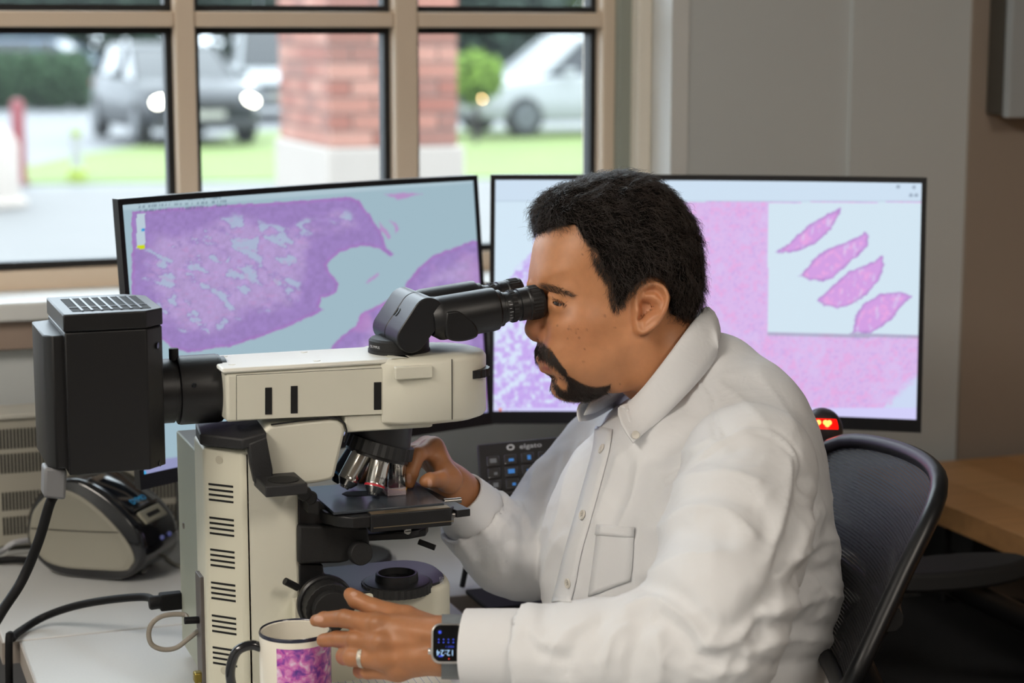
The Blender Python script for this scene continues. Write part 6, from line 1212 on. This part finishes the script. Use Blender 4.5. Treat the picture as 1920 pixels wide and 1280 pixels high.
# collar: stand and fold-over leaf around the neck
cu_ = [(1163, 762, 2.115), (1182, 752, 2.105), (1205, 728, 2.10), (1250, 671, 2.105), (1292, 614, 2.125), (1318, 582, 2.17), (1322, 577, 2.21), (1300, 592, 2.27), (1240, 645, 2.31), (1175, 700, 2.30), (1128, 732, 2.25), (1098, 752, 2.20)]
cl_ = [(1187, 830, 2.06), (1212, 808, 2.052), (1252, 775, 2.05), (1311, 713, 2.06), (1343, 668, 2.09), (1347, 640, 2.15), (1349, 632, 2.21), (1320, 650, 2.30), (1250, 705, 2.36), (1165, 755, 2.345), (1112, 785, 2.27), (1086, 790, 2.19)]
def fit(p, i):
    h = sbv.ray_cast(CO, ray(p[0], p[1]).normalized())
    if h[0] is None or not 1 <= i <= 4: return p
    D = proj(h[0])[2]; return (p[0], p[1], min(max(D-.006, p[2]), p[2]+.07))
cl_ = [fit(p, i) for i, p in enumerate(cl_)]; cu_ = [(a, b_, D+(.025 if 1 <= i <= 5 else 0)) for i, (a, b_, D) in enumerate(cu_)]
ua = crv([at(*p) for p in cu_], 6); la = crv([at(*p) for p in cl_], 6); axis0 = Vector(c2w(K(1250, 690, 2.20)))
cs_ = []
for a, c_ in zip(ua, la):
    mid_ = (a+c_)/2; o_ = (mid_-axis0); o_ -= (c_-a).normalized()*o_.dot((c_-a).normalized()); o_.normalize()
    fi = [a-o_*.006+(c_-a)*.14, a-o_*.004+(c_-a)*.05, a, a+(c_-a)*.04+o_*.003, a.lerp(c_, .25)+o_*.006, a.lerp(c_, .5)+o_*.006, a.lerp(c_, .75)+o_*.004, c_]; cs_.append(fi)
o = MB().loft(cs_, closed=False, cap=False).build('collar', m_shirt, shirt, smooth=180); md = o.modifiers.new('thick', 'SOLIDIFY'); md.thickness = .0016; md.offset = 0
stc = [];
for a, c_ in zip(ua, la): stc.append([a-(a-axis0).normalized()*.007+(c_-a)*.10, a-(a-axis0).normalized()*.004+(c_-a)*.75])
o = MB().loft(stc, closed=False, cap=False).build('collar_stand', m_shirt, shirt, smooth=180); md = o.modifiers.new('thick', 'SOLIDIFY'); md.thickness = .0016; md.offset = 0
p, n_ = Vector(ua[6].lerp(la[6], .9)), None
tip = la[2].lerp(ua[2], .12); nb2 = (tip-axis0).normalized(); MB().lathe([(.0002, .0006), (.0040, .0016), (.0046, 0), (.0002, -.0004)], tip+(CO-tip).normalized()*.007, (CO-tip).normalized(), 16).build('button', m_btn, shirt, smooth=50)
# cuffs
def cuff(a, b_, ra, rb, sq=1.0):
    a = Vector(c2w(a)); b_ = Vector(c2w(b_)); d = (b_-a).normalized(); x = d.orthogonal().normalized(); y = d.cross(x); rings = []
    for h, r in ((.0, ra*.93), (0.0, ra), (.003, ra*1.02), (.5, (ra+rb)/2*1.03), (.97, rb*1.02), (1., rb*.98)):
        hh = h if h > .01 else h*10*.1
        rings.append([a+d*((b_-a).length*hh)+(x*math.cos(t)+y*math.sin(t))*r*(1+.02*math.sin(3*t+h*4)) for t in np.linspace(0, 2*math.pi, 41)[:-1]])
    o = MB().loft(rings, cap=False).build('cuff', m_shirt, shirt, smooth=60); md = o.modifiers.new('thick', 'SOLIDIFY'); md.thickness = .0022; md.offset = -1; return o
cuff(K(873, 1216, 1.909), K(992, 1219, 1.897), .0380, .0405); cuff(K(858, 928, 2.248), K(893, 972, 2.272), .0325, .0400)
# trousers, dark, on the chair
gt = Grid((-.20, 1.5, -1.75), (.75, 2.75, -.35), .012); TV, TF = nets((np.minimum(legs(gt), gt.ell(K(1320, 1345, 2.20), (.155, .19, .14), A3))-.012).astype(np.float32), gt); link('trousers', npmesh('trousers', c2w(TV), TF, None, porg), mat('dark_trousers', '#1d2028', .85), man)
# ---- watch and ring
wcen = at(841, 1206, 1.883); wn = (CO-wcen).normalized(); wn = (wn+_up*.10).normalized(); wr = (_rt-wn*_rt.dot(wn)).normalized(); wu = wn.cross(wr)
wt_ = thing('smartwatch', wcen, 'square silver smartwatch on a grey strap on the man\'s wrist', 'watch')
def wbox(w_, h_, r_, d0, d1, name, m_, par, bev=.0008, cx=0, cy=0): q = rrect(-w_/2+cx, w_/2+cx, -h_/2+cy, h_/2+cy, r_); return MB().hexa([wcen+wr*a+wu*b_+wn*d0 for a, b_ in q], [wcen+wr*a+wu*b_+wn*d1 for a, b_ in q]).build(name, m_, par, bevel=bev)
m_sil = mat('silver_aluminium', '#c4c2c0', .3, 1.); wb_ = wbox(.0335, .0385, .0085, -.006, .0030, 'watch_case', m_sil, wt_, .0012); scn = wbox(.0300, .0350, .0072, .0030, .0034, 'watch_screen', mat('watch_glass', '#05060a', .06, coat=1), wt_, .0)
MB().lathe([(.0032, 0), (.0032, .0022), (.0026, .003), (.0002, .003)], wcen-wr*.0167-wu*.0075-wn*.001, -wr, 16).build('crown', m_sil, wt_, smooth=40)
m_wt = mat('watch_text', '#9cc4f0', .4, emit=('#9cc4f0', .45)); m_wb = mat('watch_blue', '#2c48d8', .4, emit=('#2c48d8', .35))
lettering('12:24', .0080, wcen-wr*.0030-wu*.0090+wn*.0036, -wr, -wu, m_wt, scn)
lettering('MAY 1', .0030, wcen+wr*.001-wu*.0033+wn*.0036, -wr, -wu, m_wb, scn)
for k in range(4):
    for j in range(2): wbox(.0013, .0013, .0005, .0034, .0037, 'calendar_dot', m_wb, scn, 0, -.0095+k*.0047, .0035-j*.0028)
wbox(.0045, .0014, .0006, .0034, .0037, 'status_bar', m_wb, scn, 0, -.0075, -.0125); wbox(.003, .003, .001, .0034, .0037, 'status_icon', m_wb, scn, 0, -.0085, .0105); wbox(.0012, .0012, .0005, .0034, .0037, 'status_dot', mat('watch_red', '#d03020', .4, emit=('#d03020', .6)), scn, 0, .0005, -.0150)
sc_ = Vector(c2w(K(848, 1212, 1.912))); rgs = []
for t in np.linspace(.42, 2*math.pi-.42, 36):
    d = wn*math.cos(t)+wu*math.sin(t); r_ = .0292+.004*abs(math.cos(t))**4; rgs.append([sc_+d*r_-wr*.0105, sc_+d*r_+wr*.0105, sc_+d*(r_+.0024)+wr*.0105, sc_+d*(r_+.0024)-wr*.0105])
MB().loft(rgs).build('watch_strap', mat('grey_strap', '#6f7579', .6), wt_, smooth=40)
ra0, rb0 = Vector(c2w(K(660, 1231, 1.940))), Vector(c2w(K(724, 1234, 1.925))); rc = ra0.lerp(rb0, .33); rd = (rb0-ra0).normalized()
rgm = MB().lathe([(.0094, -.0022), (.0107, -.0023), (.0110, 0), (.0107, .0023), (.0094, .0022), (.0094, -.0022)], rc, rd, 36, cap=False); tag(rgm.build('wedding_ring', mat('ring_silver', '#c8c2b4', .25, 1., bump=(900, .5)), org=tuple(rc), smooth=40), 'plain silver ring on the hand at the focus knob', 'ring')
